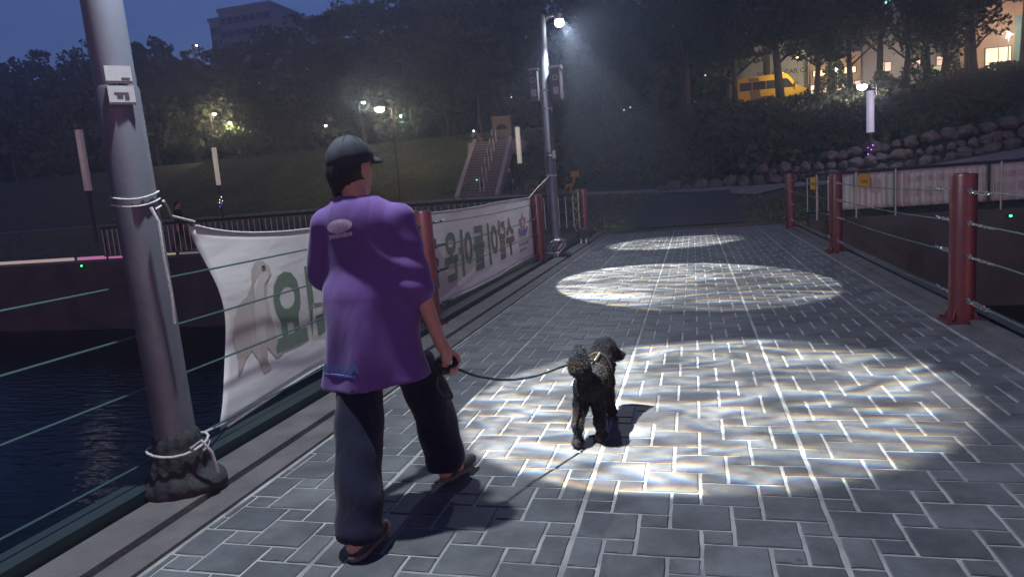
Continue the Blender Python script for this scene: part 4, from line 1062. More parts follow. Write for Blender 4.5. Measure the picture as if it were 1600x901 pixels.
# cream sheet hung behind the right railing, creased at every bar
V_, F_ = [], []
N_ = 160
for i in range(N_ + 1):
    x = 3.55 + (12.4 - 3.55) * i / N_
    for j in range(7):
        z = 0.20 + 0.90 * j / 6
        V_.append((x - 3.55, 0.018 * math.sin(x * 2 * math.pi / 0.24) + 0.01 * math.sin(x * 3 + z * 4), z))
for i in range(N_):
    for j in range(6): F_.append((i*7+j, (i+1)*7+j, (i+1)*7+j+1, i*7+j+1))
cm = M['cream']; nt = cm.node_tree
sheet = link('cream_sheet', np_mesh('cream_sheet', V_, F_, True), cm, None, (3.55, 18.92, 0.05))
so = sheet.modifiers.new('thickness', 'SOLIDIFY'); so.thickness = 0.004
tag(sheet, 'long cream cloth sheet hung behind the right bank railing', 'sheet')
fp = mat('faded_print', (0.49, 0.50, 0.46), 0.8)
for k, (x, w, z0, z1) in enumerate(((5.05, 0.35, 0.80, 0.92), (5.5, 0.5, 0.80, 0.92), (6.3, 0.45, 0.78, 0.9), (7.0, 0.6, 0.78, 0.9), (5.0, 0.3, 0.45, 0.66), (5.45, 0.3, 0.45, 0.66), (5.9, 0.3, 0.45, 0.66), (6.35, 0.3, 0.45, 0.66), (6.9, 0.3, 0.45, 0.64), (7.4, 0.3, 0.45, 0.64), (8.2, 0.5, 0.5, 0.62))):
    mb = MB(); n = 8
    for i in range(n):
        a, c = x - 3.55 + w * i / n, x - 3.55 + w * (i + 1) / n
        f = lambda q: 0.018 * math.sin((q + 3.55) * 2 * math.pi / 0.24) + 0.01 * math.sin((q + 3.55) * 3 + z0 * 4) - 0.02
        mb.quad((a, f(a), z0), (c, f(c), z0), (c, f(c), z1), (a, f(a), z1))
    mb.build('faded_print', fp, sheet)
for x, z, lab in ((4.02, 0.76, 'yellow tag hanging on the cream sheet'), (2.86, 0.78, 'narrow yellow tag hanging on the first bar right of the bridge')):
    t = empty('yellow_tag', (x, 18.66, z + 0.05)); tag(t, lab, 'tag', 'yellow tags on the right bank railing')
    w = 0.13 if x > 3 else 0.06
    MB().bevbox((-w, -0.008, 0), (w, 0.008, 0.30), 0.004).build('plate', M['yellow'], t)
    MB().tube([(-w * 0.6, 0, 0.30), (0, 0, 0.40), (w * 0.6, 0, 0.30)], 0.006, 5).build('hanger', M['black'], t)
    MB().box((-w * 0.5, -0.012, 0.10), (w * 0.5, -0.0085, 0.16)).build('print_mark', M['van_band'], t)
# ring ornament at the left end of the bank railing
rn = empty('ring_column', (-2.98, 18.35, 0.04)); tag(rn, 'column of four olive yellow rings beside the far left red post', 'ornament')
for k in range(4): MB().torus((0, 0, 0.22 + 0.285 * k), (0.15, 1, 0), 0.125, 0.016, 24, 8).build('ring', M['olive_ring'], rn, True)
MB().tube([(0.0, 0.03, 0), (0, 0.03, 1.22)], 0.018, 8).build('upright', M['silver'], rn, True)

# ---- lamp columns with glowing diffusers along the riverside
def lamp_column(px, py, top, label, diff, led, energy, col):
    g = on_ground(px, py); h = at(top[0], top[1], g.y).z - g.z
    r = empty('lamp_column', g); tag(r, label, 'lamp', 'lamp columns along the riverside')
    MB().lathe([(0.13, 0.0), (0.13, 0.05), (0.075, 0.08), (0.07, h * 0.42), (0.10, h * 0.43), (0.10, h * 0.47)], n=12).build('shaft', M['rail_dark'], r, True)
    MB().lathe([(0.145, h * 0.47), (0.145, h * 0.985)], n=16).build('diffuser', diff, r, True)
    MB().lathe([(0.155, h * 0.985), (0.155, h), (0.05, h * 1.01)], n=16).build('cap', M['rail_dark'], r, True)
    if led:
        for k in range(8):
            a = k * 2.4; c_ = led[0] if k < 5 else led[1]
            q = MB().lathe([(0.0, -0.02), (0.022, -0.012), (0.022, 0.012), (0, 0.02)], (0.09 * math.cos(a), 0.09 * math.sin(a) - 0.02, h * 0.30 - 0.085 * k + 0.02), 8)
            q.build('led', c_, r)
    if energy:
        l = lamp_light('column_light', g + Vector((0, -1.6, h * 0.8)), energy, col, radius=0.3)
    return r
led_w = emis('led_white', (0.9, 0.95, 1.0), 6.0); led_v = emis('led_violet', (0.45, 0.08, 1.0), 5.0); led_b = emis('led_blue', (0.06, 0.12, 1.0), 5.0)
lamp_column(152, 383, (126, 200), 'dim lamp column on the plaza at the far left, its glow almost out', M['led_rose'], None, 10, (1, .8, .7))
lamp_column(349, 342, (334, 229), 'pale glowing lamp column with blue lights low on its shaft', M['led_diffuser'], (led_w, led_b), 14, (1, .88, .7))
lamp_column(816, 306, (810, 197), 'cream glowing lamp column standing right of the stairway', M['led_diffuser'], None, 40, (1, .86, .62))
lamp_column(1360, 266, (1362, 140), 'bluish glowing lamp column with violet lights low on its shaft', M['led_violet'], (led_v, led_w), 60, (.92, .86, .9))

# ---- street lamps
def street_lamp(base, h, arm, label, col, energy, glow, head_r=0.12, size=1.0):
    base = Vector(base); r = empty('street_lamp', base); tag(r, label, 'street lamp', 'street lamps on the far bank')
    MB().lathe([(0.11, 0), (0.11, 0.4), (0.065, 0.45), (0.045, h)], n=10).build('post', M['rail_dark'], r, True)
    MB().tube([(0, 0, h - 0.05), (arm[0] * 0.5, arm[1] * 0.5, h + 0.18), (arm[0], arm[1], h + 0.16)], 0.03, 8).build('arm', M['rail_dark'], r, True)
    hdm = MB().bevbox((arm[0] - 0.28, arm[1] - 0.15, h + 0.09), (arm[0] + 0.28, arm[1] + 0.15, h + 0.2), 0.03).build('head', M['rail_dark'], r)
    MB().lathe([(0.0, h + 0.1 - 0.16 * size), (head_r * 0.8, h + 0.1 - 0.12 * size), (head_r, h + 0.085), (head_r * 0.9, h + 0.1)], (arm[0], arm[1], 0), 12).build('bulb', emis('bulb_glow', col, glow), hdm, True)
    if energy: lamp_light('street_light', base + Vector((arm[0], arm[1] - 0.02, h - 0.12)), energy, col, radius=0.12)
    return r
g = on_ground(626, 315, 30, 60)
p = at(593, 171, g.y)
street_lamp(g, p.z - g.z, (p.x - g.x, 0), 'warm bright street lamp on the grass left of the stairway', WARM, 8200, 110, 0.34, 2.0)
def upper_lamp(px, py, Y, label, col, energy, glow, r_=0.16, arm=(0.6, -0.2)):
    p = at(px, py, Y); gz = terr(p.x, Y)
    return street_lamp((p.x - arm[0], Y - arm[1], gz), p.z - gz, arm, label, col, energy, glow, r_)
upper_lamp(568, 161, 60, 'small white lamp just left of the warm street lamp', (0.85, 0.93, 1.0), 260, 60, 0.16)
upper_lamp(626, 182, 64, 'faint greenish lamp right of the warm street lamp', (0.85, 1.0, 0.7), 120, 30, 0.10)
upper_lamp(335, 179, 63.5, 'warm lamp among the trunks left of the walker', (1, 0.74, 0.4), 500, 60, 0.17)
upper_lamp(359, 193, 66, 'low yellow lamp lighting leaves beside the warm one', (1, 0.85, 0.4), 600, 40, 0.16)
upper_lamp(509, 197, 64, 'tiny warm lamp under the trees above the walker', (1, 0.8, 0.5), 60, 20, 0.12)
upper_lamp(367, 153, 70, 'tiny white lamp high among the left trees', (0.9, 0.95, 1), 40, 30, 0.10)
upper_lamp(307, 72, 88, 'small orange lamp high on the left hillside', (1, 0.6, 0.3), 40, 30, 0.13)
p = at(1347, 136, 50); gz = terr(p.x, 50)
street_lamp((p.x + 0.9, 50.2, gz), p.z - gz, (-0.9, -0.2), 'warm white street lamp beside the bluish lamp column', (1, 0.87, 0.7), 1200, 110, 0.30, 1.9)

# ---- stairway
s0 = at(747, 306, 46.5); s1 = at(769, 221, 53.0)
s0.z = terr(s0.x, s0.y) + 0.03
run = Vector((s1.x - s0.x, s1.y - s0.y, 0)); RL = run.length; rise = s1.z - s0.z; rd = run.normalized(); rs = Vector((rd.y, -rd.x, 0))
st = empty('stairway', s0, math.atan2(rd.y, rd.x) - math.pi / 2); tag(st, 'straight concrete stairway with centre handrail climbing the embankment', 'stairs')
NS = 20; HW = 1.30
stepm = MB().box((-HW, 0.05, -0.8), (HW, RL / NS + 0.08, rise / NS - 0.05)).mesh('step'); stepm.materials.append(mat('shaded_riser_concrete', (0.22, 0.205, 0.185), 0.9, (0.16, 0.15, 0.14), 4))  # riser colour darkened to paint the shade between lit treads
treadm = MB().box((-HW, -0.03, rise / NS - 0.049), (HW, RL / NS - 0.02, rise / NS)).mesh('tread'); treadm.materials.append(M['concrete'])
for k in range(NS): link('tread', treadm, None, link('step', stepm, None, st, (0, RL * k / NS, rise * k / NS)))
for sx in (-1, 1):
    x0, x1 = (sx * HW, sx * (HW + 0.28)) if sx > 0 else (sx * (HW + 0.28), sx * HW)
    mb = MB(); ext = 0.25
    mb.add([(x0, -0.5, -0.5), (x1, -0.5, -0.5), (x1, -0.5, 0.15), (x0, -0.5, 0.15), (x0, RL + 0.3, rise - 0.9), (x1, RL + 0.3, rise - 0.9), (x1, RL + 0.3, rise + 0.3), (x0, RL + 0.3, rise + 0.3)],
           [(0, 1, 2, 3), (4, 7, 6, 5), (3, 2, 6, 7), (0, 4, 5, 1), (1, 5, 6, 2), (0, 3, 7, 4)])
    mb.build('stringer', M['concrete'], st)
MB().box((-2.0, RL + 0.02, rise - 1.0), (2.2, RL + 4.0, rise + 0.02)).build('landing', M['concrete'], st)
hr = MB().tube([(0.25, 0.2, 1.0), (0.25, RL + 0.2, rise + 1.0)], 0.03, 6).build('handrail', M['rail_dark'], st, True)
for k in range(6):
    t = (k + 0.3) / 5.6
    for dx in (-0.14, 0.14): MB().tube([(0.25 + dx, RL * t, rise * t + 0.1), (0.25 + dx, RL * t, rise * t + 1.12)], 0.045, 6).build('rail_post', M['white_panel'], st, True)
# kiosk wall with an arched opening at the head of the stairs
pk = at(785, 217, 55.5); pk.z = min(pk.z, s1.z); kb = empty('arched_wall', pk); tag(kb, 'tan masonry block with dark arched opening above the stairs', 'wall')
mb = MB(); W_, H_ = 0.75, 1.9; arc = [(0.45 * math.cos(a), 1.05 + 0.42 * math.sin(a)) for a in np.linspace(0, math.pi, 11)]
out = [(-W_, 0), (-W_, H_), (W_, H_), (W_, 0)]
tan_m = mat('tan_masonry', (0.24, 0.20, 0.165), 0.9, (0.18, 0.15, 0.125), 5, 0.3, 20)
mb.box((-W_, 0, -1.5), (W_, 0.5, 1.04))
mb.box((-W_, 0, 1.0401), (-0.46, 0.5, 1.9)); mb.box((0.46, 0, 1.0401), (W_, 0.5, 1.9))
for (xa, za), (xb, zb) in zip(arc[:-1], arc[1:]):
    mb.add([(xa, 0, za), (xb, 0, zb), (xb, 0, 1.9), (xa, 0, 1.9), (xa, 0.5, za), (xb, 0.5, zb), (xb, 0.5, 1.9), (xa, 0.5, 1.9)], [(0, 1, 2, 3), (7, 6, 5, 4), (0, 4, 5, 1)])
mb.build('masonry', tan_m, kb)
MB().box((-0.5, 0.51, 0.9), (0.5, 0.55, 1.7)).build('opening_back', M['black'], kb)
MB().box((-W_ - 0.1, -0.08, 1.905), (W_ + 0.1, 0.58, 2.1)).build('coping', tan_m, kb)
# pale gate pillars left of the stair head
ps = at(746, 226, 54); gp = empty('gate_pillar', (ps.x, 54, s1.z - 0.3)); tag(gp, 'pale weathered pillar pair with a small lamp at the stair head', 'pillar')
mb = surface([cone((-0.3, 0, 0), (-0.28, 0, 1.0), 0.17, 0.15, 0.05), cone((0.35, 0.1, 0), (0.30, 0.1, 0.9), 0.20, 0.16, 0.05), cone((-0.28, 0, 1.05), (0.3, 0.1, 1.0), 0.18, 0.16, 0.08), ell((-0.1, 0, 1.25), (0.22, 0.18, 0.2), 0.05)], (-0.7, -0.4, -0.1), (0.8, 0.5, 1.6), 0.05, lambda X, Y, Z, V: V + 0.03 * np.sin(11 * X + 9 * Z))
link('stone', mb, M['stone'], gp)
MB().lathe([(0, 1.2), (0.08, 1.24), (0.08, 1.36), (0, 1.4)], (-0.16, -0.22, 0), 10).build('lamp_globe', emis('globe_glow', (1, 0.95, 0.85), 2.2), gp, True)

# ---- bicycles
def bicycle(loc, rz, label, frame_m, basket=True, lamp=None):
    r = empty('bicycle', loc, rz); tag(r, label, 'bicycle')
    for x in (-0.52, 0.52):
        w = empty_part('wheel', r, (x, 0, 0.32))
        MB().torus((0, 0, 0), (0, 1, 0), 0.30, 0.026, 24, 6).build('tyre', M['black'], w, True)
        MB().torus((0, 0, 0), (0, 1, 0), 0.27, 0.012, 24, 5).build('rim', M['galv'], w, True)
        for a in range(8): MB().tube([(0, 0, 0), (0.27 * math.cos(a * math.pi / 4), 0, 0.27 * math.sin(a * math.pi / 4))], 0.005, 4).build('spoke', M['galv'], w)
        MB().tube([(0, -0.05, 0), (0, 0.05, 0)], 0.03, 8).build('hub', M['galv'], w, True)
    fr = MB(); fr.tube([(-0.52, 0, 0.32), (-0.08, 0, 0.30), (-0.20, 0, 0.72)], 0.018, 6); fr.build('rear_triangle', frame_m, r, True)
    MB().tube([(-0.08, 0, 0.30), (0.12, 0, 0.40), (0.40, 0, 0.78)], 0.032, 8).build('down_tube', frame_m, r, True)
    MB().tube([(-0.52, 0, 0.32), (-0.20, 0, 0.62)], 0.014, 6).build('seat_stay', frame_m, r, True)
    MB().tube([(0.37, 0, 0.95), (0.44, 0, 0.68), (0.52, 0, 0.32)], 0.02, 8).build('fork', frame_m, r, True)
    MB().tube([(-0.17, 0, 0.60), (-0.23, 0, 0.88)], 0.016, 6).build('seat_post', M['galv'], r, True)
    MB().bevbox((-0.38, -0.08, 0.88), (-0.12, 0.08, 0.95), 0.03).build('saddle', M['black'], r)
    MB().tube([(0.22, -0.28, 1.02), (0.34, -0.20, 1.05), (0.37, 0, 0.97), (0.34, 0.20, 1.05), (0.22, 0.28, 1.02)], 0.014, 6).build('handlebar', M['galv'], r, True)
    mud = MB()
    for x in (-0.52, 0.52): MB().tube([(x + 0.35 * math.cos(a), 0, 0.32 + 0.35 * math.sin(a)) for a in np.linspace(0.5, 2.9, 9)], 0.02, 5).build('mudguard', frame_m, r, True)
    MB().tube([(-0.08, -0.12, 0.20), (-0.08, -0.05, 0.30), (-0.08, 0.05, 0.30), (-0.08, 0.12, 0.40)], 0.014, 6).build('crank', M['galv'], r, True)
    if basket: MB().rings([[(0.45, -0.14, 0.70), (0.70, -0.14, 0.70), (0.70, 0.14, 0.70), (0.45, 0.14, 0.70)], [(0.42, -0.18, 0.95), (0.76, -0.18, 0.95), (0.76, 0.18, 0.95), (0.42, 0.18, 0.95)]]).build('basket', M['rail_dark'], r)
    if lamp: MB().lathe([(0, -0.04), (0.045, -0.02), (0.045, 0.02), (0, 0.04)], (0.30, 0, 1.16), 8).build('light', lamp, r)
    return r
green_led = emis('green_led', (0.05, 1.0, 0.35), 4.0)
gb = on_ground(747, 308, 30, 60)
bicycle(gb + Vector((0, -1.0, 0.04)), R(8), 'green framed shared bicycle with green light parked at the stair foot', mat('green_bike', (0.05, 0.22, 0.10), 0.4), True, green_led)
gb = on_ground(845, 305, 26, 60)
bicycle(gb + Vector((0, 0, 0.04)), R(10), 'yellow bicycle parked behind the slim lamp pole', M['yellow'], True)
# yellow exercise machine
gm = on_ground(893, 301, 26, 60); ex = empty('exercise_machine', gm + Vector((0, 0, 0.03))); tag(ex, 'yellow outdoor exercise seat above the ring column', 'exercise machine')
MB().lathe([(0.16, 0), (0.16, 0.04), (0.06, 0.06), (0.06, 0.35)], n=10).build('base', M['yellow'], ex, True)
MB().tube([(-0.35, 0, 0.30), (-0.1, 0, 0.36), (0.10, 0, 0.40), (0.22, 0, 0.75), (0.25, 0, 0.95)], 0.07, 8).build('frame', M['yellow'], ex, True)
sx_ = MB().bevbox((-0.20, -0.2, 0.0), (0.24, 0.2, 0.09), 0.03).build('seat', M['yellow'], ex, loc=(-0.12, 0, 0.40))
bk = MB().bevbox((-0.24, -0.05, 0), (0.24, 0.05, 0.34), 0.03).build('backrest', M['yellow'], ex, loc=(0.26, 0, 0.85))
MB().tube([(-0.3, -0.1, 0.32), (-0.42, -0.1, 0.05)], 0.03, 6).build('footrest', M['yellow'], ex, True)

# ---- far walkers
def walker(loc, rz, label, top, bottom, h=1.7, stride=0.25):
    r = empty('person', loc, rz); tag(r, label, 'person'); k = h / 1.7
    def P(x, y, z): return (x * k, y * k, z * k)
    lk, rk = 0.2 * stride, -0.2 * stride
    bd = [ell(P(0, 0.02, 1.59), (0.075*k, 0.09*k, 0.11*k), 0.02), cone(P(0, 0, 1.5), P(0, 0, 1.4), 0.05*k, 0.055*k, 0.02), cone(P(0, 0.10, 1.585), P(0, 0.115, 1.57), 0.012, 0.014, 0.01), cone(P(0, 0, 1.34), P(0, 0, 0.95), 0.13*k, 0.12*k, 0.05, s=(1.2, 0.75, 1), m=1.3),
          cone(P(-0.19, 0, 1.36), P(-0.23, -0.04, 1.08), 0.045*k, 0.04*k, 0.03), cone(P(-0.23, -0.04, 1.08), P(-0.23, 0.06, 0.84), 0.04*k, 0.028*k, 0.02), cone(P(-0.23, 0.06, 0.84), P(-0.225, 0.085, 0.72), 0.034*k, 0.022*k, 0.02),
          cone(P(0.19, 0, 1.36), P(0.23, 0.02, 1.08), 0.045*k, 0.04*k, 0.03), cone(P(0.23, 0.02, 1.08), P(0.23, -0.02, 0.84), 0.04*k, 0.028*k, 0.02), cone(P(0.23, -0.02, 0.84), P(0.225, -0.02, 0.72), 0.034*k, 0.022*k, 0.02),
          cone(P(-0.09, 0, 0.9), P(-0.09, stride*0.45, 0.48), 0.085*k, 0.055*k, 0.03), cone(P(-0.09, stride*0.45, 0.48), P(-0.09, stride, 0.09), 0.055*k, 0.035*k, 0.02), cone(P(-0.09, stride, 0.05), P(-0.09, stride + 0.16, 0.035), 0.045*k, 0.035*k, 0.02),
          cone(P(0.09, 0, 0.9), P(0.09, -stride*0.25, 0.48), 0.085*k, 0.055*k, 0.03), cone(P(0.09, -stride*0.25, 0.48), P(0.09, -stride, 0.10), 0.055*k, 0.035*k, 0.02), cone(P(0.09, -stride, 0.05), P(0.09, -stride + 0.16, 0.035), 0.045*k, 0.035*k, 0.02)]
    lo, hi = (-0.45*k, -0.6*k, -0.03), (0.45*k, 0.7*k, 1.8*k)
    link('body', surface(bd, lo, hi, 0.022, lambda X, Y, Z, V: np.maximum(V, 0.004 - Z)), M['skin'], r)
    sh = [cone(P(0, 0, 1.34), P(0, 0, 0.86), 0.155*k, 0.16*k, 0.05, s=(1.25, 0.8, 1), m=1.3), cone(P(-0.18, 0, 1.37), P(-0.235, -0.04, 1.06), 0.07*k, 0.06*k, 0.04), cone(P(0.18, 0, 1.37), P(0.235, 0.02, 1.06), 0.07*k, 0.06*k, 0.04)]
    link('shirt', surface(sh, lo, hi, 0.025, lambda X, Y, Z, V: np.maximum(V + 0.008 * np.sin(25 * X + 10 * Z), np.maximum(0.84*k - Z, Z - 1.46*k))), top, r)
    tr_ = [cone(P(-0.09, 0, 0.9), P(-0.09, stride*0.45, 0.48), 0.105*k, 0.08*k, 0.04), cone(P(-0.09, stride*0.45, 0.48), P(-0.09, stride, 0.10), 0.08*k, 0.065*k, 0.03), cone(P(0.09, 0, 0.9), P(0.09, -stride*0.25, 0.48), 0.105*k, 0.08*k, 0.04), cone(P(0.09, -stride*0.25, 0.48), P(0.09, -stride, 0.10), 0.08*k, 0.065*k, 0.03)]
    link('trousers', surface(tr_, lo, hi, 0.025, lambda X, Y, Z, V: np.maximum(V, 0.06 - Z)), bottom, r)
    link('hair', surface([ell(P(0, -0.005, 1.61), (0.088*k, 0.10*k, 0.115*k), 0.02)], lo, hi, 0.022, lambda X, Y, Z, V: np.maximum(V, np.maximum(1.53*k - Z, (Y - 0.03*k) - 1.2 * (Z - 1.60*k)))), M['hair'], r)
    return r
gw = on_ground(799, 306, 26, 60)
walker(gw + Vector((0, 0, 0.04)), R(150), 'dark clothed person walking by the stair foot left of the cream lamp column', M['navy_shirt'], M['trouser'], 1.75, 0.12)
gw = on_ground(287, 394)
walker(gw + Vector((0, 0, 0.0)), R(-70), 'dark clothed person strolling on the left bank behind the rope', mat('black_jacket', (0.02, 0.02, 0.024), 0.8), mat('dark_jeans', (0.025, 0.028, 0.038), 0.8), 1.7, 0.28)

# ---- left bank edge: glowing strips in place of cast coloured light, green laser dots
sp_ = empty('cast_light_strip', (-26, 19.3, 0.10)); tag(sp_, 'row of glowing strips standing in for coloured light cast on the left bank edge', 'glowing strip')
for k, (x0, x1, c, e) in enumerate(((-27, -20.9, (1.0, 0.78, 0.70), 0.35), (-20.7, -18.6, (1.0, 0.3, 0.65), 0.4), (-18.4, -16.7, (0.95, 0.88, 0.45), 0.3), (-16.5, -14.6, (0.75, 0.75, 0.72), 0.12))):
    MB().bevbox((x0 + 26, -0.06, 0), (x1 + 26, 0.06, 0.10), 0.02).build('strip', emis('strip_glow', c, e), sp_)
def marker(px, py, Y, label):  # small glowing body stands in for a green laser dot
    p = at(px, py, Y); m = empty('laser_dot', p); tag(m, label, 'light', 'green laser dots')
    MB().bevbox((-0.05, -0.02, -0.04), (0.05, 0.03, 0.03), 0.01).build('housing', M['black'], m)
    MB().lathe([(0, -0.03), (0.03, -0.015), (0.03, 0.015), (0, 0.03)], (0, -0.04, 0), 8).build('lens', green_led, m)
marker(129, 415, 18.5, 'glowing bead for a green laser dot on the bank wall at the far left'); marker(322, 405, 18.5, 'glowing bead for a green laser dot beside the near banner corner'); marker(1578, 337, 18.5, 'glowing bead for a green laser dot below the cream sheet')

# ---- boulders of the right embankment, stone by stone
stones = []
for q in range(7):
    r_ = random.Random(q); bmx = bmesh.new(); bmesh.ops.create_icosphere(bmx, subdivisions=2, radius=0.5)
    for v in bmx.verts:
        c = v.co; m_ = max(abs(c.x), abs(c.y), abs(c.z)); c *= 0.62 + 0.30 * (0.5 / m_) * 0.5 / 0.5 * 0.8
        c += Vector((mnoise.noise(c * 2.4 + Vector((q * 7, 0, 0))), mnoise.noise(c * 2.4 + Vector((0, q * 5, 3))), mnoise.noise(c * 2.4 + Vector((1, 2, q * 3))))) * 0.16
    bmesh.ops.dissolve_limit(bmx, angle_limit=R(27), verts=bmx.verts, edges=bmx.edges); bmesh.ops.triangulate(bmx, faces=bmx.faces)
    me = bpy.data.meshes.new('boulder'); bmx.to_mesh(me); bmx.free(); me.materials.append(M['stone']); stones.append(me)
bw = empty('boulder_wall', (2, 31, 0.8)); tag(bw, 'tiered wall of rough pale boulders along the foot of the right embankment', 'boulder wall')
def boulder_row(x0, x1, yf, zoff, s0_, s1_, seed):
    r_ = random.Random(seed); x = x0
    while x < x1:
        s = r_.uniform(s0_, s1_); y = yf(x) + r_.uniform(-0.2, 0.2)
        o = link('boulder', r_.choice(stones), None, bw, Vector((x + s * 0.5, y, terr(x, min(y, e_foot(x))) + zoff + s * 0.28)) - Vector((2, 31, 0.8)))
        o.scale = (s * r_.uniform(1.0, 1.5), s * r_.uniform(0.9, 1.3), s * r_.uniform(0.85, 1.2)); o.rotation_euler = (r_.uniform(-0.4, 0.4), r_.uniform(-0.4, 0.4), r_.uniform(0, 6.28))
        x += s * r_.uniform(0.85, 1.25)
boulder_row(-1.5, 18, lambda x: 30.3, 0.0, 0.32, 0.62, 1)
boulder_row(2.5, 18, lambda x: 30.7, 0.42, 0.30, 0.58, 2)
boulder_row(5.5, 19, lambda x: 32.2, 0.85, 0.32, 0.66, 3)
# a few stones in the water on the right
for k, (x, y, s, lab) in enumerate(((7.3, 15.2, 1.0, 'pale rock in the water under the cream sheet'), (4.9, 8.9, 0.8, 'pale rock in the water behind the near right post'), (6.1, 10.6, 0.7, 'smaller rock in the water right of the near red post'))):
    o = link('river_rock', stones[k], None, None, (x, y, -2.15)); o.scale = (s * 1.4, s, s * 0.7); o.rotation_euler = (0.1, 0.2, k); tag(o, lab, 'rock', 'rocks in the water')

# ---- foliage
def quads(c, size, rng_, flat=0.0, aspect=0.6):
    n = len(c); a = rng_.normal(size=(n, 3)); a /= np.linalg.norm(a, axis=1, keepdims=True)
    b = rng_.normal(size=(n, 3)); b -= a * (a * b).sum(1, keepdims=True); b /= np.linalg.norm(b, axis=1, keepdims=True)
    s = np.asarray(size).reshape(-1, 1) * 0.5
    a = a * s; b = b * s * aspect
    V = np.stack([c - a, c - b * 0.9 + a * 0.1, c + a, c + b * 0.9 + a * 0.1], 1).reshape(-1, 3)
    return V, np.arange(4 * n).reshape(-1, 4)
def crown_points(rng_, n, R_, lumps, inner=0.55):
    """leaf positions in irregular clumps spread through a crown"""
    lc = rng_.normal(size=(lumps, 3)); lc /= np.linalg.norm(lc, axis=1, keepdims=True); lc *= rng_.uniform(inner, 0.95, (lumps, 1)) * np.array(R_)
    lr = rng_.uniform(0.22, 0.42, lumps) * np.mean(R_)
    k = rng_.integers(0, lumps, n); d = rng_.normal(size=(n, 3)); d /= np.linalg.norm(d, axis=1, keepdims=True)
    d[:, 2] *= 0.75
    return lc[k] + d * (lr[k] * rng_.uniform(0.55, 1.05, n) ** 0.6)[:, None]
# the wooded hillside: one mass
Vs, Fs, nb = [], [], 0
def add_cloud(c, size):
    global nb
    v, f = quads(c, size, rng); Vs.append(v); Fs.append(f + nb); nb += len(v)
def skyline(px):
    return float(np.interp(px, [-100, 0, 130, 210, 320, 420, 600, 700, 1700], [80, 70, 48, 30, 40, 22, -40, -70, -70]))
trunks = MB()
for row, Y in enumerate((66, 72, 80, 90)):
    px = -60.0 + 17 * row
    while px < 1660:
        Yr = Y + rng.uniform(-2, 2); gp_ = at(px, 300, Yr); gz = terr(gp_.x, Yr)
        zt = at(px, skyline(px) + rng.uniform(0, 26) + (3 - row) * 26, Yr).z
        gap = ((1130 < px < 1700) and row < 3) or px > 1385
        step = 46 + rng.uniform(-8, 8)
        if gap: px += step; continue
        Rr = rng.uniform(3.2, 4.6)
        z = zt - Rr * 0.9; zlow = gz + (2.4 if row == 0 else 1.0)
        k = 0
        while z > zlow and k < 6:
            n = int(rng.uniform(520, 720)); rr = Rr * rng.uniform(0.85, 1.1)
            c = crown_points(rng, n, (rr, rr * 0.8, rr * 0.8), 14) + np.array([gp_.x + rng.uniform(-1, 1), Yr, z])
            c = c[c[:, 2] > gz + 0.6]
            add_cloud(c, rng.uniform(0.45, 0.95, len(c)))
            z -= rr * 0.85; k += 1
        if row == 0 and rng.random() < 0.8: trunks.tube([(gp_.x, Yr - 1, gz - 0.3), (gp_.x + rng.uniform(-.3, .3), Yr - 1, gz + 2), (gp_.x + rng.uniform(-.8, .8), Yr - 0.5, gz + 5)], [0.2, 0.17, 0.10], 6)
        px += step
wood = link('hillside_wood', np_mesh('hillside_wood', np.concatenate(Vs), np.concatenate(Fs)), M['leaf_dark'])
tag(wood, 'dark mass of trees covering the far hillside', 'wood', kind='stuff')
tw = trunks.build('wood_trunks', M['bark'], wood); tw['kind'] = 'stuff'
# shrubs covering the slope right of the stairs
def slope_cloud(name, label, x0, x1, n, hmin, hmax, size, m_, keep=lambda x, y: True, aspect=0.6):
    pts = []
    while len(pts) < n:
        x = rng.uniform(x0, x1); e = e_foot(x); y = rng.uniform(e + 0.5, 63)
        if not keep(x, y): continue
        hb = hmin + (hmax - hmin) * max(0, mnoise.noise(Vector((x * 0.45, y * 0.45, 3))) + 0.45)
        if y > 56: hb *= max(0.25, 1 - (y - 56) * 0.2)
        pts.append((x, y, terr(x, y) + rng.uniform(0.0, 1.0) ** 0.5 * hb))
    pts = np.array(pts); v, f = quads(pts, rng.uniform(size[0], size[1], len(pts)), rng, aspect=aspect)
    return tag(link(name, np_mesh(name, v, f), m_), label, name.replace('_', ' '), kind='stuff')
def not_stairs(x, y):
    q = Vector((x - s0.x, y - s0.y, 0)); return not (abs(q.dot(rs)) < 2.0 and -1 < q.dot(rd) < RL + 5)
slope_cloud('shrub_thicket', 'dense dark shrubs covering the embankment right of the stairway', -10.2, 32, 52000, 0.35, 1.5, (0.18, 0.5), M['shrub'], lambda x, y: not_stairs(x, y) and (y > 33.2 or x < 3) and (x > -9.5 or y > 50))
slope_cloud('grass_slope', 'lit rough grass on the embankment left of the stairway', -48, -11.5, 30000, 0.12, 0.42, (0.15, 0.4), M['grass'], not_stairs, 0.28)
pts = []
for k in range(14000):
    x = rng.uniform(-40, 12); y = rng.uniform(19.4, e_foot(x) - 6.4 if x < 3 else 26)
    if abs(x + 0.17) < 1.7 and y < 28: continue
    pts.append((x, y, terr(x, y) + rng.uniform(0.02, 0.10)))
v, f = quads(np.array(pts), rng.uniform(0.10, 0.22, len(pts)), rng, aspect=0.25)
tag(link('bank_grass', np_mesh('bank_grass', v, f), M['grass']), 'short grass on the flat of the far bank', 'grass', kind='stuff')
pts = []
while len(pts) < 9000:
    x = rng.uniform(8.5, 31); y = rng.uniform(60.3, 62.5); d = max(0.0, mnoise.noise(Vector((x * 0.5, 7, 1))) + 0.42)
    pts.append((x, y, terr(x, y) + 3.4 * d * rng.uniform(0, 1) ** 0.8))
v, f = quads(np.array(pts), rng.uniform(0.16, 0.42, len(pts)), rng)
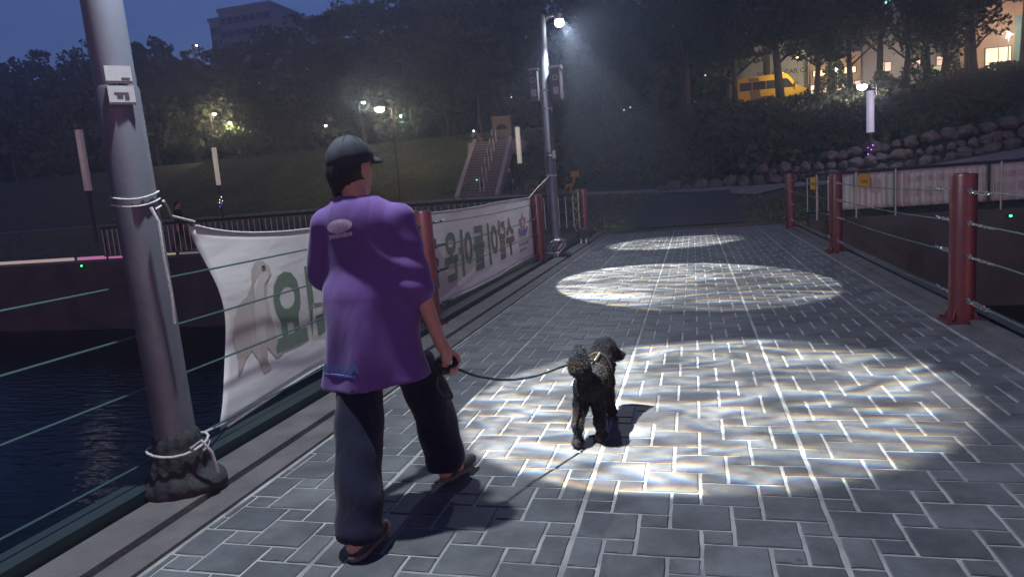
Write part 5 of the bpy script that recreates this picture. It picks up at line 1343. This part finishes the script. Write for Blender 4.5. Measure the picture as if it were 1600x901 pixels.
tag(link('roadside_hedge', np_mesh('roadside_hedge', v, f), M['leaf']), 'ragged hedge along the upper road before the lit shops', 'hedge', kind='stuff')
# single trees on the right, trunk by trunk
def tree(base, h, R_, label, n, trunk_r, lean=0.0, low=0.35, leaf=(0.22, 0.5), group='trees before the lit buildings'):
    base = Vector(base); r = empty('broadleaf_tree', base); tag(r, label, 'tree', group)
    hb = h * low; mb = MB()
    mb.tube([(0, 0, -0.3), (lean * 0.3, 0, hb * 0.5), (lean * 0.6, 0, hb), (lean, 0.1, h * 0.7), (lean * 1.1, 0, h * 0.9)], [trunk_r * 1.25, trunk_r, trunk_r * 0.85, trunk_r * 0.5, trunk_r * 0.2], 8)
    for k in range(6):
        a = k * 2.4 + base.x; zb = hb * (0.85 + 0.28 * k); L_ = R_ * rng.uniform(0.6, 0.9)
        zb = min(zb, h * 0.75)
        mb.tube([(lean * 0.65, 0, zb), (lean * 0.65 + L_ * 0.5 * math.cos(a), L_ * 0.5 * math.sin(a), zb + h * 0.10), (lean * 0.7 + L_ * math.cos(a), L_ * math.sin(a), zb + h * 0.17)], [trunk_r * 0.45, trunk_r * 0.3, trunk_r * 0.1], 5)
    mb.build('trunk', M['bark'], r, True)
    H2 = (h - hb) / 2
    c = crown_points(rng, n, (R_, R_ * 0.85, H2), 34, 0.35) + np.array([lean * 0.8, 0, hb + H2 * 1.0])
    v, f = quads(c, rng.uniform(leaf[0], leaf[1], len(c)), rng)
    o = link('crown', np_mesh('crown', v, f), M['leaf'], r); o['kind'] = 'stuff'
    return r
TR = [(1222, 57.5, 10.5, 3.6, 'tree with lit tan trunk standing before the yellow van', 6500, 0.30, -0.5, 0.36),
      (1276, 58.5, 10.5, 3.2, 'dark slim-trunked tree just right of the yellow van', 5500, 0.20, 0.3, 0.30),
      (1330, 60.0, 11.5, 3.4, 'dark tree behind the warm white street lamp', 4200, 0.22, -0.2, 0.24),
      (1150, 60.5, 11.5, 3.8, 'dark tree left of the yellow van', 7000, 0.25, 0.0, 0.2),
      (1415, 60.5, 10.5, 3.4, 'dark tree before the teal lit windows', 2300, 0.22, 0.2, 0.27),
      (1470, 58.0, 8.6, 3.1, 'low dark tree with drooping crown right of the lamp column', 2600, 0.22, 0.4, 0.25),
      (1522, 57.5, 9.6, 3.1, 'dark tree left of the brightly lit building corner', 3000, 0.24, -0.3, 0.30),
      (1595, 61.0, 11.5, 3.3, 'tree reaching over the brightly lit building at the right edge', 5500, 0.25, 0.2, 0.45),
      (1075, 62.0, 12.5, 4.0, 'broad dark tree above the cyan lit sign', 6000, 0.28, 0.0, 0.26),
      (1375, 63.0, 13.0, 3.8, 'tall dark tree rising behind the bluish lamp column', 2600, 0.25, 0.0, 0.3),
      (1445, 64.5, 13.5, 4.0, 'tall dark tree rising behind the drooping one', 2000, 0.25, 0.3, 0.34),
      (1510, 65.0, 13.5, 3.8, 'tall dark tree in front of the orange lit windows', 1800, 0.25, 0.0, 0.42),
      (1200, 66.5, 14.0, 4.2, 'tall dark tree rising behind the yellow van', 6500, 0.3, 0.0, 0.42),
      (1300, 66.5, 14.0, 4.2, 'tall dark tree behind the pinkish shop lights', 6500, 0.3, 0.0, 0.42)]
for px, Y, h, R_, lab, n, tr__, ln, lw in TR:
    p = at(px, 200, Y); tree((p.x, Y, terr(p.x, Y)), h, R_, lab, n, tr__, ln, lw)

# ---- upper road: the yellow van
pv = at(1203, 160, 64.0)
van = empty('yellow_van', (pv.x, 64.0, terr(pv.x, 64.0) + 0.03)); tag(van, 'yellow high-roofed van parked on the upper road behind the trees', 'van')
W_ = 0.98
prof = [(-2.75, 0.35), (-2.78, 1.2), (-2.70, 2.35), (-2.45, 2.52), (1.00, 2.58), (1.35, 2.45), (2.15, 1.45), (2.72, 1.22), (2.85, 0.85), (2.82, 0.38)]
def lathe_side(pr_, w, name, m_, parent):
    n = len(pr_); vs = []
    for y, k in ((-w, 0.965), (-w * 1.0, 1.0), (w, 1.0), (w, 0.965)):
        pass
    rings_ = [[(x * (0.985 if abs(y) == w else 1.0), y, z if abs(y) != w else 0.4 + (z - 0.4) * 0.985) for x, z in pr_] for y in (-w, -w + 0.06, w - 0.06, w)]
    return MB().rings(rings_).build(name, m_, parent)
lathe_side(prof, W_, 'body', M['van'], van)
for sy in (-1, 1):
    y = sy * (W_ + 0.006)
    def pane(pts, name, m_, par=van, t=0.004):
        a = [(x, y, z) for x, z in pts]; c = [(x, y - sy * t, z) for x, z in pts]
        return MB().rings([a, c]).build(name, m_, par)
    for x0, x1 in ((-2.45, -1.50), (-1.45, -0.40), (-0.35, 0.62)): pane([(x0, 1.42), (x1, 1.42), (x1, 2.10), (x0, 2.10)], 'side_window', M['glass'])
    pane([(0.72, 1.40), (1.85, 1.40), (1.28, 2.14), (0.72, 2.14)], 'cab_window', M['glass'])
    pane([(-1.55, 0.42), (-0.72, 0.42), (-0.88, 1.40), (-1.70, 1.40)], 'paint_band', M['van_band'], t=0.003)
    pane([(-1.72, 2.13), (-0.9, 2.13), (-0.95, 2.42), (-1.80, 2.42)], 'paint_band', M['van_band'], t=0.003)
    pane([(0.0, 0.55), (0.55, 0.55), (0.55, 0.78), (0.0, 0.78)], 'red_decal', M['red'], t=0.003)
    for x in (-1.75, 1.85):
        w = MB().tube([(x, sy * 0.80, 0.34), (x, sy * 1.0, 0.34)], 0.34, 18).build('wheel', M['black'], van)
        MB().tube([(x, sy * 0.985, 0.34), (x, sy * 1.008, 0.34)], 0.19, 12).build('rim', M['galv'], w)
    MB().bevbox((2.70, sy * 0.72 - 0.14, 0.85), (2.86, sy * 0.72 + 0.14, 1.05), 0.03).build('headlight', M['white_plate'], van)
    MB().bevbox((1.75, sy * 1.10 - 0.09, 1.45), (1.88, sy * 1.10 + 0.09, 1.72), 0.02).build('mirror', M['black'], van)
MB().add([(1.36, -0.84, 2.42), (1.36, 0.84, 2.42), (2.14, 0.90, 1.475), (2.14, -0.90, 1.475), (1.30, -0.84, 2.40), (1.30, 0.84, 2.40), (2.05, 0.90, 1.46), (2.05, -0.90, 1.46)], [(0, 1, 2, 3), (4, 7, 6, 5), (0, 4, 5, 1), (3, 2, 6, 7), (0, 3, 7, 4), (1, 5, 6, 2)]).build('windscreen', M['glass'], van, loc=(0.03, 0, 0.03))
MB().bevbox((0.9, -0.35, 2.57), (1.1, 0.35, 2.68), 0.03).build('roof_lamp_bar', emis('roof_lamp', (1.0, 0.8, 0.3), 3.0), van)
p = at(1246, 92, 61.5)
street_lamp((p.x + 0.9, 61.5, UP), p.z - UP, (-0.9, 0), 'warm lamp above the van, half hidden in leaves', (1, 0.82, 0.45), 500, 30, 0.14)

# ---- buildings behind the upper road
def block(name, label, px0, px1, Y, ztop, m_, depth=6.0, cat='building', zb=None):
    a, c = at(px0, 150, Y), at(px1, 150, Y); zb = UP - 0.3 if zb is None else zb
    r = empty(name, ((a.x + c.x) / 2, Y, zb)); tag(r, label, cat)
    w = (c.x - a.x) / 2
    MB().box((-w, 0, 0), (w, depth, ztop - zb)).build('wall', m_, r)
    return r, w, zb
r, w, zb = block('car_care_shop', 'white panelled shop front with dark lettering behind the yellow van', 1140, 1262, 72.5, 13.0, M['white_panel'])
for i in range(8):
    for j in range(4):
        pw = 2 * w / 8; MB().bevbox((-w + pw * i + 0.02, -0.05, 0.3 + 1.42 * j), (-w + pw * (i + 1) - 0.02, -0.002, 0.3 + 1.42 * (j + 1) - 0.04), 0.01).build('panel', M['white_panel'], r)
me = glyph('SONAX  CAR CARE', 0.72, 0.012)
for v in me.vertices: v.co = (v.co.x * 0.85 - w + 2.55, -0.07, v.co.y * 0.85 + at(1200, 119, 72.4).z - zb)
me.materials.clear(); link('lettering', me, M['print_dark'], r)
def lit_window(r, x, z, ww, hh, m_, name='window'):
    f = MB().box((x - ww/2 - 0.08, -0.09, z - hh/2 - 0.08), (x + ww/2 + 0.08, -0.002, z + hh/2 + 0.08)).build(name, M['rail_dark'], r)
    MB().box((x - ww/2, -0.12, z - hh/2), (x + ww/2, -0.0905, z + hh/2)).build('pane', m_, f)
    if name == 'window':
        MB().box((x - 0.03, -0.145, z - hh/2), (x + 0.03, -0.1205, z + hh/2)).build('mullion', M['rail_dark'], f)
        MB().box((x - ww/2, -0.145, z + hh*0.12), (x - 0.031, -0.1205, z + hh*0.12 + 0.05)).build('transom', M['rail_dark'], f)
w_warm = emis('lit_pane_warm', (1.0, 0.74, 0.42), 1.6); w_pink = emis('lit_pane_rose', (1.0, 0.6, 0.45), 0.9); w_teal = emis('lit_pane_teal', (0.10, 0.85, 0.70), 3.0); w_red = emis('lit_sign_red', (1.0, 0.10, 0.12), 0.5); w_white = emis('lit_pane_white', (1, 0.97, 0.9), 1.2); w_org = emis('lit_pane_orange', (1.0, 0.62, 0.22), 8.0); w_cyan = emis('lit_sign_cyan', (0.2, 0.75, 0.95), 1.5); w_green = emis('lit_sign_green', (0.55, 0.8, 0.25), 0.35)
r, w, zb = block('low_shop', 'pinkish low shop with lit windows right of the white panelled front', 1263, 1345, 72, 11.4, M['pink_wall'])
for k in range(4): lit_window(r, -w + w * 2 * (k + 0.5) / 4, 1.9, 1.0, 1.3, w_pink if k % 2 else w_warm)
lit_window(r, 0, 3.6, w * 1.6, 0.5, w_warm, 'sign')
r, w, zb = block('shop_row', 'dim row of shops with red and white signs behind the dark trees', 1348, 1508, 76, 19.0, mat('grey_render', (0.22, 0.22, 0.24), 0.85))
for k in range(7):
    x = -w + 2 * w * (k + 0.5) / 7
    lit_window(r, x, 1.5, 0.9, 1.2, (w_red, w_white, w_pink)[k % 3])
    if k % 2: lit_window(r, x, 4.0, 1.1, 0.8, (w_cyan, w_pink)[k % 2])
    lit_window(r, x, 10.2, 1.1, 0.9, w_teal)
    if k > 3: lit_window(r, x, 11.7, 1.2, 0.5, w_org)
lit_window(r, w * 0.55, 3.1, 1.9, 0.9, w_green, 'sign')
r, w, zb = block('corner_building', 'brightly lit pale building corner at the right edge', 1530, 1640, 71, 14.5, M['pink_wall'])
lit_window(r, -w + 1.35, 2.4, 1.9, 3.2, w_warm); MB().box((-w + 3.3, -0.2, 0.3), (-w + 3.75, -0.002, 7.2)).build('column', M['pink_wall'], r)
MB().box((-w + 2.6, -0.12, 1.8), (-w + 3.25, -0.002, 6.5)).build('pier', M['teal_panel'], r); MB().box((-w + 3.8, -0.12, 0.5), (w, -0.002, 7.3)).build('cladding', M['teal_panel'], r)
MB().box((-w + 3.62, -0.3, 0.2), (-w + 3.8, -0.205, 1.6)).build('light_tube', w_white, r)
def added_shop_lamp(x, y, h, energy, col, label):  # added globe and light, standing in for shop light on the facades
    r = empty('added_shop_lamp', (x, y, UP)); tag(r, label, 'lamp', 'added globe lamps standing in for shop light')
    MB().lathe([(0.07, 0), (0.05, 0.3), (0.04, h - 0.15)], n=8).build('post', M['rail_dark'], r, True)
    MB().lathe([(0.0, h - 0.16), (0.12, h - 0.10), (0.16, h), (0.12, h + 0.10), (0.0, h + 0.16)], n=12).build('globe', emis('shop_fill_glow', col, 12), r, True)
    lamp_light('shop_fill_light', (x, y - 0.25, UP + h), energy, col, radius=0.2)
p = at(1560, 60, 69.5); added_shop_lamp(p.x, 67.5, 4.2, 1300, (1, 0.78, 0.5), 'added globe lamp standing in for shop light at the bright building corner')
p = at(1420, 60, 73); added_shop_lamp(p.x, 73.0, 3.0, 800, (1, 0.76, 0.52), 'added globe lamp standing in for shop light at the dim row of shops')
p = at(1305, 60, 70); added_shop_lamp(p.x, 69.5, 3.2, 500, (1, 0.80, 0.5), 'added globe lamp standing in for shop light at the pinkish low shop')
r, w, zb = block('sign_tower', 'tall building with orange and teal lit signs above the right trees', 1475, 1600, 92, 26.0, M['apartment'])
for k in range(9): lit_window(r, -w + 1.2 + 0.85 * k, at(1520, 18, 92).z - zb, 0.7, 1.7, w_org)
for k in range(3): lit_window(r, w * 0.3 + 1.3 * k, at(1560, 24, 92).z - zb - 1.0, 1.0, 0.7, w_cyan)
r, w, zb = block('sign_block', 'building with cyan lit sign seen through the centre trees', 1058, 1118, 80, 12.5, mat('sign_render', (0.2, 0.2, 0.21), 0.85))
lit_window(r, -w * 0.35, at(1073, 156, 80).z - zb, 1.8, 0.9, w_cyan, 'sign'); lit_window(r, w * 0.5, at(1106, 120, 80).z - zb, 0.5, 3.0, w_white)
lit_window(r, -w * 0.2, at(1085, 148, 80).z - zb, 0.4, 0.8, w_white)
def apartment(label, px0, px1, Y, zt, zb_, cols, rows_, ribs):
    a, c = at(px0, 30, Y), at(px1, 30, Y); r = empty('apartment_block', ((a.x + c.x)/2, Y, zb_)); tag(r, label, 'building'); w = (c.x - a.x)/2
    MB().box((-w, 0, 0), (w, 12, zt - zb_)).build('wall', M['apartment'], r)
    MB().box((-w - 0.3, -0.3, zt - zb_ + 0.002), (w + 0.3, 12.3, zt - zb_ + 0.8)).build('parapet', M['apartment'], r)
    for k in range(ribs): x = -w + 2 * w * (k + 0.5) / ribs; MB().box((x - 0.6, -0.5, 0), (x + 0.6, -0.002, zt - zb_)).build('rib', M['white_panel'], r)
    for i in range(cols):
        for j in range(rows_):
            x = -w + 2 * w * (i + (0.25 if ribs else 0.5)) / cols; z = zt - zb_ - 2.2 - 3 * j
            f = MB().box((x - 0.8, -0.12, z - 0.8), (x + 0.8, -0.002, z + 0.8)).build('window', M['rail_dark'], r); MB().box((x - 0.7, -0.15, z - 0.7), (x + 0.7, -0.1205, z + 0.7)).build('pane', M['glass'], f)
    return r
apartment('distant apartment block with stepped roof above the left trees', 342, 424, 150, at(380, 14, 150).z, 20, 7, 3, 0)
zt_ = at(335, 32, 152).z
apartment('lower wing of the distant apartment block above the left trees', 326, 350, 153, zt_, 20, 2, 2, 0)
apartment('pale ribbed apartment block at the top edge above the centre trees', 950, 1120, 120, at(1030, -60, 120).z, 20, 6, 5, 6)

# ---- lights half hidden on the wooded hill
HILL = ('pinprick white light high in the trees right of the slim pole', 'pinprick white light in the treetops above the yellow van', 'yellowish glint in the trees left of the slim pole lamp', 'yellowish glint close under the slim pole lamp', 'white glint in the wood above the arched wall', 'left of two white glints on the slope right of the slim pole', 'right of two white glints on the slope right of the slim pole', 'greenish glint just right of the equipment boxes', 'greenish glint in the trees above the walker, rightmost there', 'greenish glint in the left trees, the highest of them', 'greenish glint in the left trees, left of the walker', 'white glint beside the cyan lit sign')
for k, (px, py, Y, c) in enumerate(((1050, 42, 63, 0), (1166, 52, 64, 0), (822, 58, 64, 2), (853, 46, 64, 2), (799, 152, 60, 0), (975, 172, 58, 0), (985, 168, 58, 0), (862, 172, 58, 2), (480, 108, 63, 2), (420, 85, 63, 2), (405, 130, 63, 2), (1102, 118, 62, 0))):
    p = at(px, py, Y - 1.5); m = empty('hill_light', p); tag(m, HILL[k], 'light', 'lights glinting through the wood')
    MB().lathe([(0, -0.07), (0.06, -0.04), (0.06, 0.04), (0, 0.07)], n=8).build('glow', (w_white, w_warm, w_green)[c], m); MB().tube([(0, 0, 0.06), (0, 0.3, 0.10)], 0.02, 5).build('bracket', M['rail_dark'], m)

# ================================================================== HAZE
HAZE = 0.0034
if HAZE:
    hm = bpy.data.materials.new('evening_haze'); hm.use_nodes = True; nt = hm.node_tree; nt.nodes.clear()
    o_ = nt.nodes.new('ShaderNodeOutputMaterial'); vol = nt.nodes.new('ShaderNodeVolumePrincipled')
    vol.inputs['Color'].default_value = (0.62, 0.74, 1.0, 1); vol.inputs['Density'].default_value = HAZE; vol.inputs['Anisotropy'].default_value = 0.72
    nt.links.new(vol.outputs[0], o_.inputs['Volume'])
    tag(MB().box((-206, -86, -4.5), (206, 205, 62)).build('haze', hm), 'thin bluish evening haze in the air', 'haze', kind='stuff')
